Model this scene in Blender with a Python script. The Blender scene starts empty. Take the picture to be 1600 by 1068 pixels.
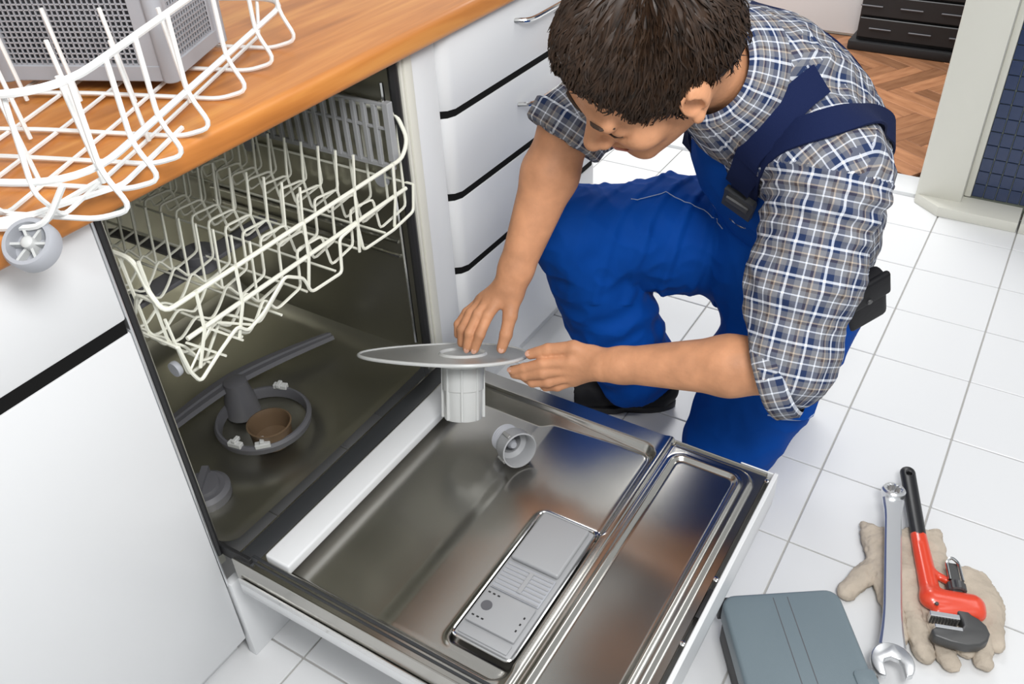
import bpy, bmesh, math, random
import numpy as np
from mathutils import Vector, Matrix, noise
import openvdb

random.seed(7)
rng = np.random.default_rng(7)
sc = bpy.context.scene
COL = sc.collection
PI = math.pi

# ------------------------------------------------------------------ camera
cam_d = bpy.data.cameras.new('camera')
cam = bpy.data.objects.new('camera', cam_d)
COL.objects.link(cam)
cx_, cy_, cz_ = (0.52338937, -0.85105103, -0.04213913), (-0.53156424, -0.28745726, -0.79674825), (0.66596022, 0.43940922, -0.60284037)
cam.matrix_world = Matrix(((cx_[0], -cy_[0], -cz_[0], 0.0), (cx_[1], -cy_[1], -cz_[1], 0.0), (cx_[2], -cy_[2], -cz_[2], 1.36), (0, 0, 0, 1)))
cam_d.sensor_width = 36.0
cam_d.lens = 1376.5 / 1600 * 36
cam_d.clip_start = 0.02
sc.camera = cam

# ------------------------------------------------------------------ world, lights, exposure
w = bpy.data.worlds.new('world')
sc.world = w
w.use_nodes = True
w.node_tree.nodes['Background'].inputs[0].default_value = (0.95, 0.98, 1.0, 1)
w.node_tree.nodes['Background'].inputs[1].default_value = 0.64


def area(name, loc, target, size, power, col=(1, 1, 1)):
    d = bpy.data.lights.new(name, 'AREA')
    d.shape = 'RECTANGLE'
    d.size, d.size_y = size
    d.energy = power
    d.color = col
    o = bpy.data.objects.new(name, d)
    COL.objects.link(o)
    o.location = loc
    o.rotation_euler = (Vector(target) - Vector(loc)).to_track_quat('-Z', 'Y').to_euler()
    return o


area('window_light', (2.1, -.7, 2.5), (1.35, 0.4, 0.3), (1.1, 1.1), 12, (1.0, 0.99, 0.97))
area('overhead_fill', (0.05, -0.25, 2.35), (1.2, 0.8, 0.5), (1.1, 1.0), 10, (1.0, 0.98, 0.95))  # fill added high by the camera, not a real ceiling lamp
area('drawer_fill', (0.15, -0.25, 1.85), (1.55, 0.85, 0.7), (.5, .4), 27)  # fill added above the camera to brighten the drawer fronts
area('hall_fill', (3.3, 1.1, 2.2), (4.3, 1.1, .3), (.8, .8), 62)  # added fill that whitens the cupboard and far wall, no lamp known there
sc.view_settings.view_transform = 'Standard'
sc.view_settings.look = 'None'
sc.view_settings.gamma = 1.0
sc.view_settings.use_curve_mapping = False
sc.view_settings.exposure = -0.12


# ------------------------------------------------------------------ materials
def mat(name, col=(.8, .8, .8), rough=.5, metal=0.0, bump=0.0, bscale=200.0, var=0.0, vscale=8.0, spec=None, coat=0.0, trans=0.0, stretch=None, alpha=1.0, sss=0.0):
    m = bpy.data.materials.new(name)
    m.use_nodes = True
    nt = m.node_tree
    b = nt.nodes['Principled BSDF']
    b.inputs['Base Color'].default_value = (*col, 1)
    b.inputs['Roughness'].default_value = rough
    b.inputs['Metallic'].default_value = metal
    if spec is not None:
        b.inputs['Specular IOR Level'].default_value = spec
    if coat:
        b.inputs['Coat Weight'].default_value = coat
        b.inputs['Coat Roughness'].default_value = .15
    if trans:
        b.inputs['Transmission Weight'].default_value = trans
    if alpha < 1:
        b.inputs['Alpha'].default_value = alpha
    if sss:
        b.inputs['Subsurface Weight'].default_value = sss
        b.inputs['Subsurface Radius'].default_value = (.012, .005, .003)
        b.inputs['Subsurface Scale'].default_value = 1.0
    tc = nt.nodes.new('ShaderNodeTexCoord')
    src = tc.outputs['Object']
    if stretch:
        mp = nt.nodes.new('ShaderNodeMapping')
        mp.inputs['Scale'].default_value = stretch
        nt.links.new(src, mp.inputs[0])
        src = mp.outputs[0]
    if bump:
        n = nt.nodes.new('ShaderNodeTexNoise')
        n.inputs['Scale'].default_value = bscale
        n.inputs['Detail'].default_value = 3
        nt.links.new(src, n.inputs[0])
        bp = nt.nodes.new('ShaderNodeBump')
        bp.inputs['Strength'].default_value = bump
        bp.inputs['Distance'].default_value = .002
        nt.links.new(n.outputs[0], bp.inputs['Height'])
        nt.links.new(bp.outputs[0], b.inputs['Normal'])
    if var:
        n = nt.nodes.new('ShaderNodeTexNoise')
        n.inputs['Scale'].default_value = vscale
        n.inputs['Detail'].default_value = 4
        nt.links.new(src, n.inputs[0])
        r = nt.nodes.new('ShaderNodeValToRGB')
        r.color_ramp.elements[0].position = .3
        r.color_ramp.elements[1].position = .7
        r.color_ramp.elements[0].color = (*[c * (1 - var) for c in col], 1)
        r.color_ramp.elements[1].color = (*[min(1, c * (1 + var)) for c in col], 1)
        nt.links.new(n.outputs[0], r.inputs[0])
        nt.links.new(r.outputs[0], b.inputs['Base Color'])
    return m


def wood_mat(name, c0, c1, c2, rough=.32, scale=(1.2, 14, 14), randobj=False, coat=.25):
    m = mat(name, c0, rough, coat=coat)
    nt = m.node_tree
    b = nt.nodes['Principled BSDF']
    tc = nt.nodes['Texture Coordinate']
    mp = nt.nodes.new('ShaderNodeMapping')
    mp.inputs['Scale'].default_value = scale
    nt.links.new(tc.outputs['Object'], mp.inputs[0])
    n = nt.nodes.new('ShaderNodeTexNoise')
    n.inputs['Scale'].default_value = 2.2
    n.inputs['Detail'].default_value = 6
    n.inputs['Distortion'].default_value = .6
    nt.links.new(mp.outputs[0], n.inputs[0])
    r = nt.nodes.new('ShaderNodeValToRGB')
    e = r.color_ramp.elements
    e[0].position, e[0].color = .28, (*c2, 1)
    e[1].position, e[1].color = .72, (*c1, 1)
    k = e.new(.5)
    k.color = (*c0, 1)
    nt.links.new(n.outputs[0], r.inputs[0])
    out = r.outputs[0]
    if randobj:
        oi = nt.nodes.new('ShaderNodeObjectInfo')
        hs = nt.nodes.new('ShaderNodeHueSaturation')
        mr = nt.nodes.new('ShaderNodeMapRange')
        mr.inputs['To Min'].default_value = .65
        mr.inputs['To Max'].default_value = 1.35
        nt.links.new(oi.outputs['Random'], mr.inputs[0])
        nt.links.new(mr.outputs[0], hs.inputs['Value'])
        nt.links.new(out, hs.inputs['Color'])
        out = hs.outputs[0]
    nt.links.new(out, b.inputs['Base Color'])
    return m


def plaid_mat():
    m = mat('plaid_cotton', (.3, .3, .35), .9, spec=.15, bump=.25, bscale=900)
    nt = m.node_tree
    b = nt.nodes['Principled BSDF']
    uv = nt.nodes.new('ShaderNodeUVMap')
    uv.uv_map = 'UVMap'
    sp = nt.nodes.new('ShaderNodeSeparateXYZ')
    nt.links.new(uv.outputs[0], sp.inputs[0])
    # one repeat of the sett: grey, white, navy, grey, tan, grey, white, navy ...
    g, wt, nv, tn, dk = (.17, .175, .195), (.74, .78, .86), (.018, .032, .085), (.44, .37, .30), (.07, .055, .058)
    sett = [(0, nv), (.13, wt), (.21, nv), (.29, g), (.45, tn), (.50, dk), (.58, g), (.72, wt), (.765, g), (.93, nv)]
    outs = []
    for ax in (0, 1):
        mu = nt.nodes.new('ShaderNodeMath')
        mu.operation = 'MULTIPLY'
        mu.inputs[1].default_value = 1 / .046
        nt.links.new(sp.outputs[ax], mu.inputs[0])
        fr = nt.nodes.new('ShaderNodeMath')
        fr.operation = 'FRACT'
        nt.links.new(mu.outputs[0], fr.inputs[0])
        r = nt.nodes.new('ShaderNodeValToRGB')
        r.color_ramp.interpolation = 'CONSTANT'
        el = r.color_ramp.elements
        el[0].position, el[0].color = sett[0][0], (*sett[0][1], 1)
        el[1].position, el[1].color = sett[1][0], (*sett[1][1], 1)
        for p, c in sett[2:]:
            k = el.new(p)
            k.color = (*c, 1)
        nt.links.new(fr.outputs[0], r.inputs[0])
        outs.append(r.outputs[0])
    mx = nt.nodes.new('ShaderNodeMixRGB')
    mx.inputs[0].default_value = .5
    nt.links.new(outs[0], mx.inputs[1])
    nt.links.new(outs[1], mx.inputs[2])
    nt.links.new(mx.outputs[0], b.inputs['Base Color'])
    return m


M = dict(
    tile=mat('glazed_tile', (.74, .745, .75), .32, bump=.03, bscale=30),
    grout=mat('grout', (.42, .41, .39), .9),
    lacquer=mat('white_lacquer', (.72, .73, .74), .35, coat=.2),
    cream=mat('cream_lacquer', (.66, .65, .58), .4),
    black=mat('black_rubber', (.012, .012, .013), .5),
    dark=mat('dark_plastic', (.03, .032, .035), .45),
    wood=wood_mat('oiled_beech', (.54, .20, .042), (.68, .30, .075), (.37, .125, .022), rough=.42, coat=.06),
    parquet=wood_mat('parquet', (.34, .155, .075), (.42, .20, .10), (.24, .10, .045), rough=.35, scale=(3, 18, 18), randobj=True, coat=.1),
    steel=mat('brushed_steel', (.50, .485, .45), .21, 1.0, bump=.02, bscale=60, stretch=(1, 40, 1)),
    tub=mat('tub_steel', (.52, .51, .44), .36, 1.0, bump=.05, bscale=25),
    chrome=mat('chrome', (.78, .78, .77), .12, 1.0),
    satin=mat('satin_chrome', (.74, .75, .76), .30, .9),
    wire=mat('white_coated_wire', (.82, .83, .82), .35),
    wire_in=mat('cream_coated_wire', (.80, .80, .70), .4),
    greyp=mat('grey_plastic', (.36, .37, .40), .42),
    greyp2=mat('light_grey_plastic', (.33, .335, .345), .38, bump=.02, bscale=300),
    greyd=mat('grey_plastic_dark', (.10, .10, .11), .45),
    amber=mat('limescaled_plastic', (.13, .085, .05), .35),
    filt=mat('filter_mesh', (.50, .50, .48), .35, .7, bump=.3, bscale=1500),
    cloudy=mat('cloudy_plastic', (.62, .63, .62), .22, 0, trans=.15),
    black2=mat('black_gap', (.008, .008, .008), .8, spec=.1),
    skin=mat('skin', (.53, .255, .135), .55, spec=.3, bump=.3, bscale=140, var=.16, vscale=26, sss=.05),
    hair=mat('dark_brown_hair', (.024, .012, .006), .5, var=.5, vscale=70, spec=.35),
    blue=mat('blue_workwear', (.0015, .055, .30), .75, spec=.1, bump=.15, bscale=700, var=.12, vscale=6),
    navy=mat('navy_webbing', (.006, .012, .050), .85, spec=.15, bump=.35, bscale=900),
    thread=mat('grey_thread', (.35, .42, .55), .8),
    plaid=plaid_mat(),
    leather=mat('black_leather', (.008, .008, .010), .6, spec=.2, bump=.2, bscale=80),
    lace=mat('dark_red_lace', (.13, .03, .03), .7),
    toecap=mat('grey_toe_cap', (.33, .33, .34), .3),
    red=mat('red_enamel', (.72, .06, .022), .3, coat=.4),
    grip=mat('black_grip', (.014, .014, .015), .38),
    iron=mat('dark_iron', (.10, .10, .10), .45, .6, bump=.1, bscale=120),
    glove=mat('beige_work_glove', (.50, .43, .35), .95, spec=.1, bump=.8, bscale=160, var=.12, vscale=30),
    case=mat('grey_blue_plastic', (.165, .21, .235), .36, bump=.15, bscale=500),
    mosaic=mat('dark_blue_mosaic', (.012, .028, .085), .22, coat=.3),
    mgrout=mat('mosaic_grout', (.20, .22, .18), .9),
    wall=mat('white_paint', (.80, .80, .79), .7),
    blackw=mat('black_wood', (.010, .010, .011), .5),
    under=mat('under_floor', (.10, .06, .04), .9),
    clear=mat('clear_grey_plastic', (.42, .42, .41), .15, 0, trans=.45),
    lip=mat('lip', (.52, .22, .17), .5),
    eye=mat('brow_hair', (.05, .028, .017), .8),
    nail=mat('nail', (.60, .33, .235), .4),
)


# ------------------------------------------------------------------ helpers
class MB:
    def __init__(s):
        s.v, s.f = [], []

    def add(s, vs, fs):
        o = len(s.v)
        s.v += [tuple(p) for p in vs]
        s.f += [tuple(i + o for i in f) for f in fs]
        return s

    def box(s, lo, hi, T=None):
        x0, y0, z0 = lo
        x1, y1, z1 = hi
        vs = [(x0, y0, z0), (x1, y0, z0), (x1, y1, z0), (x0, y1, z0), (x0, y0, z1), (x1, y0, z1), (x1, y1, z1), (x0, y1, z1)]
        if T is not None:
            vs = [T @ Vector(p) for p in vs]
        return s.add(vs, [(0, 3, 2, 1), (4, 5, 6, 7), (0, 1, 5, 4), (1, 2, 6, 5), (2, 3, 7, 6), (3, 0, 4, 7)])

    def tube(s, pts, r, n=6, closed=False):
        P = [Vector(p) for p in pts]
        m = len(P)
        rad = r if hasattr(r, '__len__') else [r] * m
        tang = []
        for i in range(m):
            a = P[(i - 1) % m] if (closed or i > 0) else P[i]
            b = P[(i + 1) % m] if (closed or i < m - 1) else P[i]
            tang.append((b - a).normalized())
        ref = Vector((0, 0, 1)) if abs(tang[0].z) < .9 else Vector((1, 0, 0))
        u = (ref - tang[0] * ref.dot(tang[0])).normalized()
        vs = []
        for i in range(m):
            u = (u - tang[i] * u.dot(tang[i])).normalized()
            w_ = tang[i].cross(u)
            for j in range(n):
                a = 2 * PI * j / n
                vs.append(P[i] + (u * math.cos(a) + w_ * math.sin(a)) * rad[i])
        fs = []
        for i in range(m if closed else m - 1):
            i2 = (i + 1) % m
            for j in range(n):
                fs.append((i * n + j, i * n + (j + 1) % n, i2 * n + (j + 1) % n, i2 * n + j))
        if not closed:
            fs.append(tuple(range(n))[::-1])
            fs.append(tuple((m - 1) * n + j for j in range(n)))
        return s.add(vs, fs)

    def lathe(s, prof, n=32, T=None, closed=False):
        vs, fs = [], []
        m = len(prof)
        for r, z in prof:
            for j in range(n):
                a = 2 * PI * j / n
                p = Vector((r * math.cos(a), r * math.sin(a), z))
                vs.append(T @ p if T is not None else p)
        for i in range(m if closed else m - 1):
            i2 = (i + 1) % m
            for j in range(n):
                fs.append((i * n + j, i * n + (j + 1) % n, i2 * n + (j + 1) % n, i2 * n + j))
        if not closed:
            if prof[0][0] > 1e-5:
                fs.append(tuple(range(n))[::-1])
            if prof[-1][0] > 1e-5:
                fs.append(tuple((m - 1) * n + j for j in range(n)))
        return s.add(vs, fs)

    def prism(s, out, z0, z1, T=None):
        n = len(out)
        vs = [Vector((x, y, z0)) for x, y in out] + [Vector((x, y, z1)) for x, y in out]
        if T is not None:
            vs = [T @ p for p in vs]
        fs = [tuple(range(n))[::-1], tuple(range(n, 2 * n))] + [(i, (i + 1) % n, n + (i + 1) % n, n + i) for i in range(n)]
        return s.add(vs, fs)

    def mesh(s, name, bevel=0.0, seg=2, smooth=True, ang=35):
        me = bpy.data.meshes.new(name)
        bm = bmesh.new()
        bv = [bm.verts.new(p) for p in s.v]
        for f in s.f:
            try:
                bm.faces.new([bv[i] for i in f])
            except ValueError:
                pass
        bmesh.ops.recalc_face_normals(bm, faces=bm.faces)
        if bevel:
            es = [e for e in bm.edges if len(e.link_faces) == 2 and e.calc_face_angle(0) > math.radians(40)]
            bmesh.ops.bevel(bm, geom=es, offset=bevel, segments=seg, profile=.5, affect='EDGES', clamp_overlap=True)
        bm.to_mesh(me)
        bm.free()
        if smooth:
            me.shade_smooth()
            me.set_sharp_from_angle(angle=math.radians(ang))
        return me


def put(name, me, m, parent=None, local=False):
    """link a mesh; children built in world coordinates are offset by their parents' places"""
    o = bpy.data.objects.new(name, me)
    COL.objects.link(o)
    if m is not None and not me.materials:
        me.materials.append(m)
    if parent is not None:
        o.parent = parent
        if not local:
            o.matrix_parent_inverse = Matrix.Translation(-parent_loc(parent))
    return o


def parent_loc(p):
    t = Vector((0, 0, 0))
    if p.type == 'EMPTY':
        t = Vector(p.location)
    return t


def tag(o, label=None, cat=None, group=None, kind=None):
    if label:
        o['label'] = label
    if cat:
        o['category'] = cat
    if group:
        o['group'] = group
    if kind:
        o['kind'] = kind
    return o


def thing(name, label, cat, loc, rot=(0, 0, 0), group=None):
    o = bpy.data.objects.new(name, None)
    COL.objects.link(o)
    o.location = loc
    o.rotation_euler = rot
    o.empty_display_size = .05
    return tag(o, label, cat, group)


def bx(name, lo, hi, m, parent=None, bevel=.002, seg=2, local=False):
    return put(name, MB().box(lo, hi).mesh(name, bevel, seg), m, parent, local)


def struct(o):
    o['kind'] = 'structure'
    return o


def np_mesh(name, V, F, smooth=True):
    me = bpy.data.meshes.new(name)
    me.vertices.add(len(V))
    me.vertices.foreach_set('co', np.ascontiguousarray(V, np.float32).ravel())
    F = np.ascontiguousarray(F, np.int32)
    k = F.shape[1]
    me.loops.add(F.size)
    me.loops.foreach_set('vertex_index', F.ravel())
    me.polygons.add(len(F))
    me.polygons.foreach_set('loop_start', np.arange(0, F.size, k, dtype=np.int32))
    me.update(calc_edges=True)
    if smooth:
        me.shade_smooth()
    return me


def fillet(pts, r, n=4, closed=False):
    P = [Vector(p) for p in pts]
    out = []
    m = len(P)
    for i in range(m):
        if not closed and i in (0, m - 1):
            out.append(P[i])
            continue
        a, b, c = P[i - 1], P[i], P[(i + 1) % m]
        d1, d2 = (a - b), (c - b)
        q = min(r, d1.length * .45, d2.length * .45)
        s, e = b + d1.normalized() * q, b + d2.normalized() * q
        for k in range(n + 1):
            t = k / n
            out.append(s * (1 - t) ** 2 + b * 2 * t * (1 - t) + e * t * t)
    return out


# ------------------------------------------------------------------ signed distance fields
class SDF:
    def __init__(s, lo, hi, h):
        s.lo = np.array(lo, float)
        s.h = h
        s.n = np.ceil((np.array(hi) - s.lo) / h).astype(int) + 1
        s.a = np.full(s.n, .05, np.float32)

    def sub(s, lo, hi):
        i0 = np.clip(np.floor((np.array(lo) - s.lo) / s.h).astype(int), 0, s.n)
        i1 = np.clip(np.ceil((np.array(hi) - s.lo) / s.h).astype(int) + 1, 0, s.n)
        if (i1 <= i0).any():
            return None
        sl = tuple(slice(a, b) for a, b in zip(i0, i1))
        ax = [(s.lo[k] + s.h * np.arange(i0[k], i1[k])).astype(np.float32) for k in range(3)]
        X, Y, Z = np.meshgrid(*ax, indexing='ij', sparse=True)
        return sl, X, Y, Z

    def put(s, sl, d, k, cut=False):
        a = s.a[sl]
        if cut:
            h = np.clip(.5 - .5 * (a + d) / k, 0, 1)
            s.a[sl] = a * (1 - h) - d * h + k * h * (1 - h)
        else:
            h = np.clip(.5 + .5 * (a - d) / k, 0, 1)
            s.a[sl] = a * (1 - h) + d * h - k * h * (1 - h)

    def cone(s, a, b, ra, rb, k=.02, cut=False, flat=None, sq=1.0):
        a, b = np.array(a, float), np.array(b, float)
        r = max(ra, rb) + k + .012
        g = s.sub(np.minimum(a, b) - r, np.maximum(a, b) + r)
        if g is None:
            return
        sl, X, Y, Z = g
        px, py, pz = X - a[0], Y - a[1], Z - a[2]
        d = b - a
        if flat is not None:
            f = np.array(flat, float)
            f = f - d * (f @ d) / max(d @ d, 1e-9)
            f /= np.linalg.norm(f)
            c = (px * f[0] + py * f[1] + pz * f[2]) * (1 / sq - 1)
            px, py, pz = px + c * f[0], py + c * f[1], pz + c * f[2]
        t = np.clip((px * d[0] + py * d[1] + pz * d[2]) / max(d @ d, 1e-9), 0, 1)
        D = np.sqrt((px - t * d[0]) ** 2 + (py - t * d[1]) ** 2 + (pz - t * d[2]) ** 2) - (ra + (rb - ra) * t)
        s.put(sl, (D * (sq if flat is not None else 1)).astype(np.float32), k, cut)

    def ell(s, c, R, r, k=.02, cut=False):
        """R rows are the local axes"""
        c, R, r = np.array(c, float), np.array(R, float), np.array(r, float)
        m = r.max() + k + .012
        g = s.sub(c - m, c + m)
        if g is None:
            return
        sl, X, Y, Z = g
        X, Y, Z = X - c[0], Y - c[1], Z - c[2]
        q = [R[i][0] * X + R[i][1] * Y + R[i][2] * Z for i in range(3)]
        k0 = np.sqrt(sum((q[i] / r[i]) ** 2 for i in range(3)))
        k1 = np.sqrt(sum((q[i] / r[i] ** 2) ** 2 for i in range(3))) + 1e-9
        s.put(sl, (k0 * (k0 - 1) / k1).astype(np.float32), k, cut)

    def plane(s, p, n, k=.006):
        """keep only the side the normal points away from"""
        n = np.array(n, float)
        n /= np.linalg.norm(n)
        sl, X, Y, Z = s.sub(s.lo, s.lo + s.n * s.h)
        d = (X - p[0]) * n[0] + (Y - p[1]) * n[1] + (Z - p[2]) * n[2]
        s.a = np.maximum(s.a, d.astype(np.float32))

    def mesh(s, shell=0):
        g = openvdb.FloatGrid(.05)
        g.copyFromArray(s.a)
        P, Q = g.convertToQuads(isovalue=0.0)
        return P * s.h + s.lo, np.asarray(Q, np.int64)


def unit(v):
    v = np.array(v, float)
    return v / np.linalg.norm(v)


def vnormals(V, F):
    n = np.cross(V[F[:, 2]] - V[F[:, 0]], V[F[:, 3]] - V[F[:, 1]])
    N = np.zeros_like(V)
    for k in range(4):
        np.add.at(N, F[:, k], n)
    return N / (np.linalg.norm(N, axis=1, keepdims=True) + 1e-12)


# ================================================================== SETTING
GX, GY, TX, TY = 2.5503, 0.1839, 0.2228, 0.2165
fl = struct(bx('floor', (-0.9, -1.2, -.06), (2.745, 1.56, -.0035), M['grout'], bevel=0))
g_ = .0017
tile_me = MB().box((g_, g_, -.008), (TX - g_, TY - g_, 0)).mesh('tile', .0012, 1)
tile_me.materials.append(M['tile'])
for i in range(-6, 7):
    for j in range(-12, 1):
        x0, y0 = GX + j * TX, GY + i * TY
        if y0 > 1.4 or x0 < -.4:
            continue
        t = bpy.data.objects.new('tile', tile_me)
        COL.objects.link(t)
        t.location = (x0, y0, random.uniform(-.0004, .0002))
        t.parent = fl
half_me = MB().box((g_, g_, -.008), (.19, TY - g_, 0)).mesh('tile', .0012, 1)
half_me.materials.append(M['tile'])
for i in range(1, 6):
    t = bpy.data.objects.new('tile', half_me)
    COL.objects.link(t)
    t.location = (GX, GY + i * TY, 0) if False else (GX, GY + i * TY, -.0003)
    t.parent = fl
half2 = MB().box((g_, g_, -.008), (.098, TY - g_, 0)).mesh('tile', .0012, 1)
half2.materials.append(M['tile'])
for i in range(-6, 1):
    t = bpy.data.objects.new('tile', half2)
    COL.objects.link(t)
    t.location = (GX, GY + i * TY, -.0003)
    t.parent = fl

struct(bx('wall_back', (-0.9, 1.56, 0), (2.86, 1.66, 2.5), M['wall'], bevel=0))
struct(bx('wall_right', (2.745, 1.38, 0), (2.86, 1.56, 2.5), M['wall'], bevel=0))
struct(bx('trim_1', (2.745, .267, -.01), (2.87, 1.38, .012), M['lacquer'], bevel=.003))      # doorway threshold
# door post and mosaic wall beside the doorway
struct(bx('trim_2', (2.71, .137, 0), (2.86, .267, 2.4), M['cream'], bevel=.006))
tr3 = struct(put('trim_3', MB().prism([(2.652, -.028), (2.652, .19), (2.71, .262), (2.757, .262), (2.757, -.028)], 0, .032).mesh('trim_3', .002, 2), M['cream']))
struct(bx('trim_4', (2.652, -.7, 0), (2.757, -.034, .032), M['cream'], bevel=.002))
mw = struct(bx('wall_mosaic', (2.768, -.7, 0), (2.86, .137, 2.4), M['mgrout'], bevel=0))
struct(bx('trim_5', (2.757, .118, .032), (2.772, .137, 2.4), M['cream'], bevel=.003))
mt = MB().box((-.006, .0012, .0012), (0, .0318, .0408)).mesh('tile', .0012, 1)
mt.materials.append(M['mosaic'])
for r in range(30):
    for c in range(9):
        t = bpy.data.objects.new('tile', mt)
        COL.objects.link(t)
        t.location = (2.768 + random.uniform(-.0006, .0006), .118 - (c + 1) * .033, .034 + r * .042)
        t.parent = mw
mb = MB()
for r in range(57):
    for c in range(24):
        if r < 30 and c < 9:
            continue
        x0_, y0_, z0_ = 2.768, .118 - (c + 1) * .033, .034 + r * .042
        mb.box((x0_ - .006, y0_ + .0012, z0_ + .0012), (x0_, y0_ + .0318, z0_ + .0408))
tag(put('tile_field', mb.mesh('tile_field', 0, smooth=False), M['mosaic'], mw), kind='stuff')
# parquet room beyond the doorway
pf = struct(bx('floor_hall', (2.86, -.7, -.06), (4.9, 2.4, -.012), M['under'], bevel=0))
pl_me = MB().box((-.174, -.0345, -.012), (.174, .0345, 0)).mesh('plank', .0012, 1)
pl_me.materials.append(M['parquet'])
W_, L_ = .07, .35
a45 = math.radians(45)
for i in range(-14, 22):
    for j in range(-8, 9):
        for o_ in (0, 1):
            # herringbone in rotated axes
            bxp = i * W_ + j * L_
            byp = i * W_ - j * L_
            if o_ == 0:
                px, py, ang = bxp + L_ / 2, byp + W_ / 2, 0
            else:
                px, py, ang = bxp + L_ + W_ / 2, byp + W_ - L_ / 2 , PI / 2
            X = 3.4 + px * math.cos(a45 + .25) - py * math.sin(a45 + .25)
            Y = .5 + px * math.sin(a45 + .25) + py * math.cos(a45 + .25)
            if 2.95 < X < 4.45 and -.5 < Y < 2.0:
                t = bpy.data.objects.new('plank', pl_me)
                COL.objects.link(t)
                t.location = (X, Y, random.uniform(-.0008, 0))
                t.rotation_euler = (0, 0, a45 + .25 + ang)
                t.parent = pf
struct(bx('trim_6', (2.86, -.35, -.012), (2.885, 1.7, .001), M['under'], bevel=0))
struct(bx('wall_hall', (4.9, -.7, 0), (5.0, 2.4, 2.5), M['wall'], bevel=0))
wc = thing('white_cupboard', 'white cupboard standing on the wooden parquet behind the doorway', 'cupboard', (4.3, 1.3, 0))
bx('body', (4.165, .74, .012), (4.6, 2.2, 1.6), M['lacquer'], wc, .004)
bx('plinth', (4.18, .75, 0), (4.58, 2.19, .02), M['cream'], wc, .001)
bc = thing('black_chest', 'black slatted chest standing on the parquet in the next room', 'chest', (4.05, .5, 0))
bx('body', (4.03, .12, .03), (4.16, .79, .9), M['blackw'], bc, .004)
bx('base', (4.0, .10, 0), (4.16, .815, .04), M['blackw'], bc, .006)
for k in range(9):
    bx('slat', (4.012, .125, .055 + k * .092), (4.03, .785, .138 + k * .092), M['blackw'], bc, .003, 1)
for k in range(8):
    for q in range(4):
        bx('handle_bar', (4.006, .17 + q * .16 + (k % 2) * .05, .094 + k * .092), (4.012, .26 + q * .16 + (k % 2) * .05, .099 + k * .092), M['greyd'], bc, .001, 1)

# ================================================================== KITCHEN RUN
wt = put('worktop', MB().box((-.5, .882, .882), (1.815, 1.555, .921)).mesh('worktop', .011, 4), M['wood'])
tag(wt, 'orange-brown wooden worktop running over the dishwasher and drawers', 'worktop')

cb = thing('base_cabinet', 'white cabinet with a black recessed gap left of the dishwasher', 'cabinet', (.2, 1.2, 0))
bx('body', (-.5, .935, .05), (.5, 1.5, .88), M['lacquer'], cb, .001)
bx('drawer_front', (-.5, .914, .7305), (.5025, .934, .879), M['lacquer'], cb, .003)
bx('door', (-.5, .914, .052), (.5025, .934, .711), M['lacquer'], cb, .003)
bx('grip_recess', (-.5, .9165, .706), (.4995, .936, .735), M['black2'], cb, .0)
bx('plinth', (-.5, .948, 0), (.5, .965, .05), M['lacquer'], cb, .001)

fp = tag(put('filler_panel', MB().box((1.112, .916, 0), (1.196, .96, .881)).box((1.112, .96, 0), (1.13, 1.5, .881)).mesh('filler_panel', .003, 2), M['lacquer']), 'narrow white filler panel between the dishwasher and the drawers', 'panel')
bx('edge_strip', (1.105, .911, .0), (1.126, .93, .88), M['cream'], fp, .003)

dc = thing('drawer_cabinet', 'white cabinet of four drawers at the man\'s right arm', 'cabinet', (1.5, 1.2, 0))
bx('body', (1.20, .93, .08), (1.80, 1.5, .88), M['black'], dc, .001)
bx('side_panel', (1.80, .925, .0), (1.815, 1.5, .881), M['lacquer'], dc, .001)
bx('plinth', (1.2, .955, 0), (1.8, .975, .08), M['lacquer'], dc, .001)
zs = [(.741, .878), (.576, .727), (.411, .561), (.085, .395)]
for za, zb in ((.727, .741), (.561, .576), (.395, .411)):
    put('grip_recess', MB().prism([(1.2, .95), (1.2, .930), (1.213, .9145), (1.229, .9075), (1.772, .9075), (1.788, .915), (1.8, .93), (1.8, .95)], za - .001, zb + .001).mesh('grip_recess', 0), M['black2'], dc)
for z0, z1 in zs:
    d = put('drawer', MB().prism([(1.2, .95), (1.2, .928), (1.212, .912), (1.228, .905), (1.772, .905), (1.788, .912), (1.8, .928), (1.8, .95)], z0, z1).mesh('drawer', .002, 2), M['lacquer'], dc)
    zh = z1 - .04 if z0 > .7 else z1 - .055
    hp = fillet([(1.44, .906, zh), (1.452, .882, zh), (1.475, .878, zh), (1.60, .878, zh), (1.623, .882, zh), (1.635, .906, zh)], .012, 4)
    h = put('handle', MB().tube(hp, .0045, 8).mesh('handle'), M['chrome'], d)

# ================================================================== DISHWASHER
dw = thing('dishwasher', 'open dishwasher with a dark steel tub and its door lowered', 'dishwasher', (.805, 1.18, 0))
# tub: open box of thin walls
X0, X1, Y0, Y1, Z0, Z1 = .522, 1.082, .922, 1.46, .235, .868
mb = MB()
mb.box((X0 - .012, Y0, Z0), (X0, Y1, Z1)).box((X1, Y0, Z0), (X1 + .012, Y1, Z1)).box((X0 - .012, Y1, Z0), (X1 + .012, Y1 + .012, Z1)).box((X0 - .012, Y0, Z1), (X1 + .012, Y1 + .012, Z1 + .012))
put('tub', mb.mesh('tub', 0), M['tub'], dw)
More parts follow.
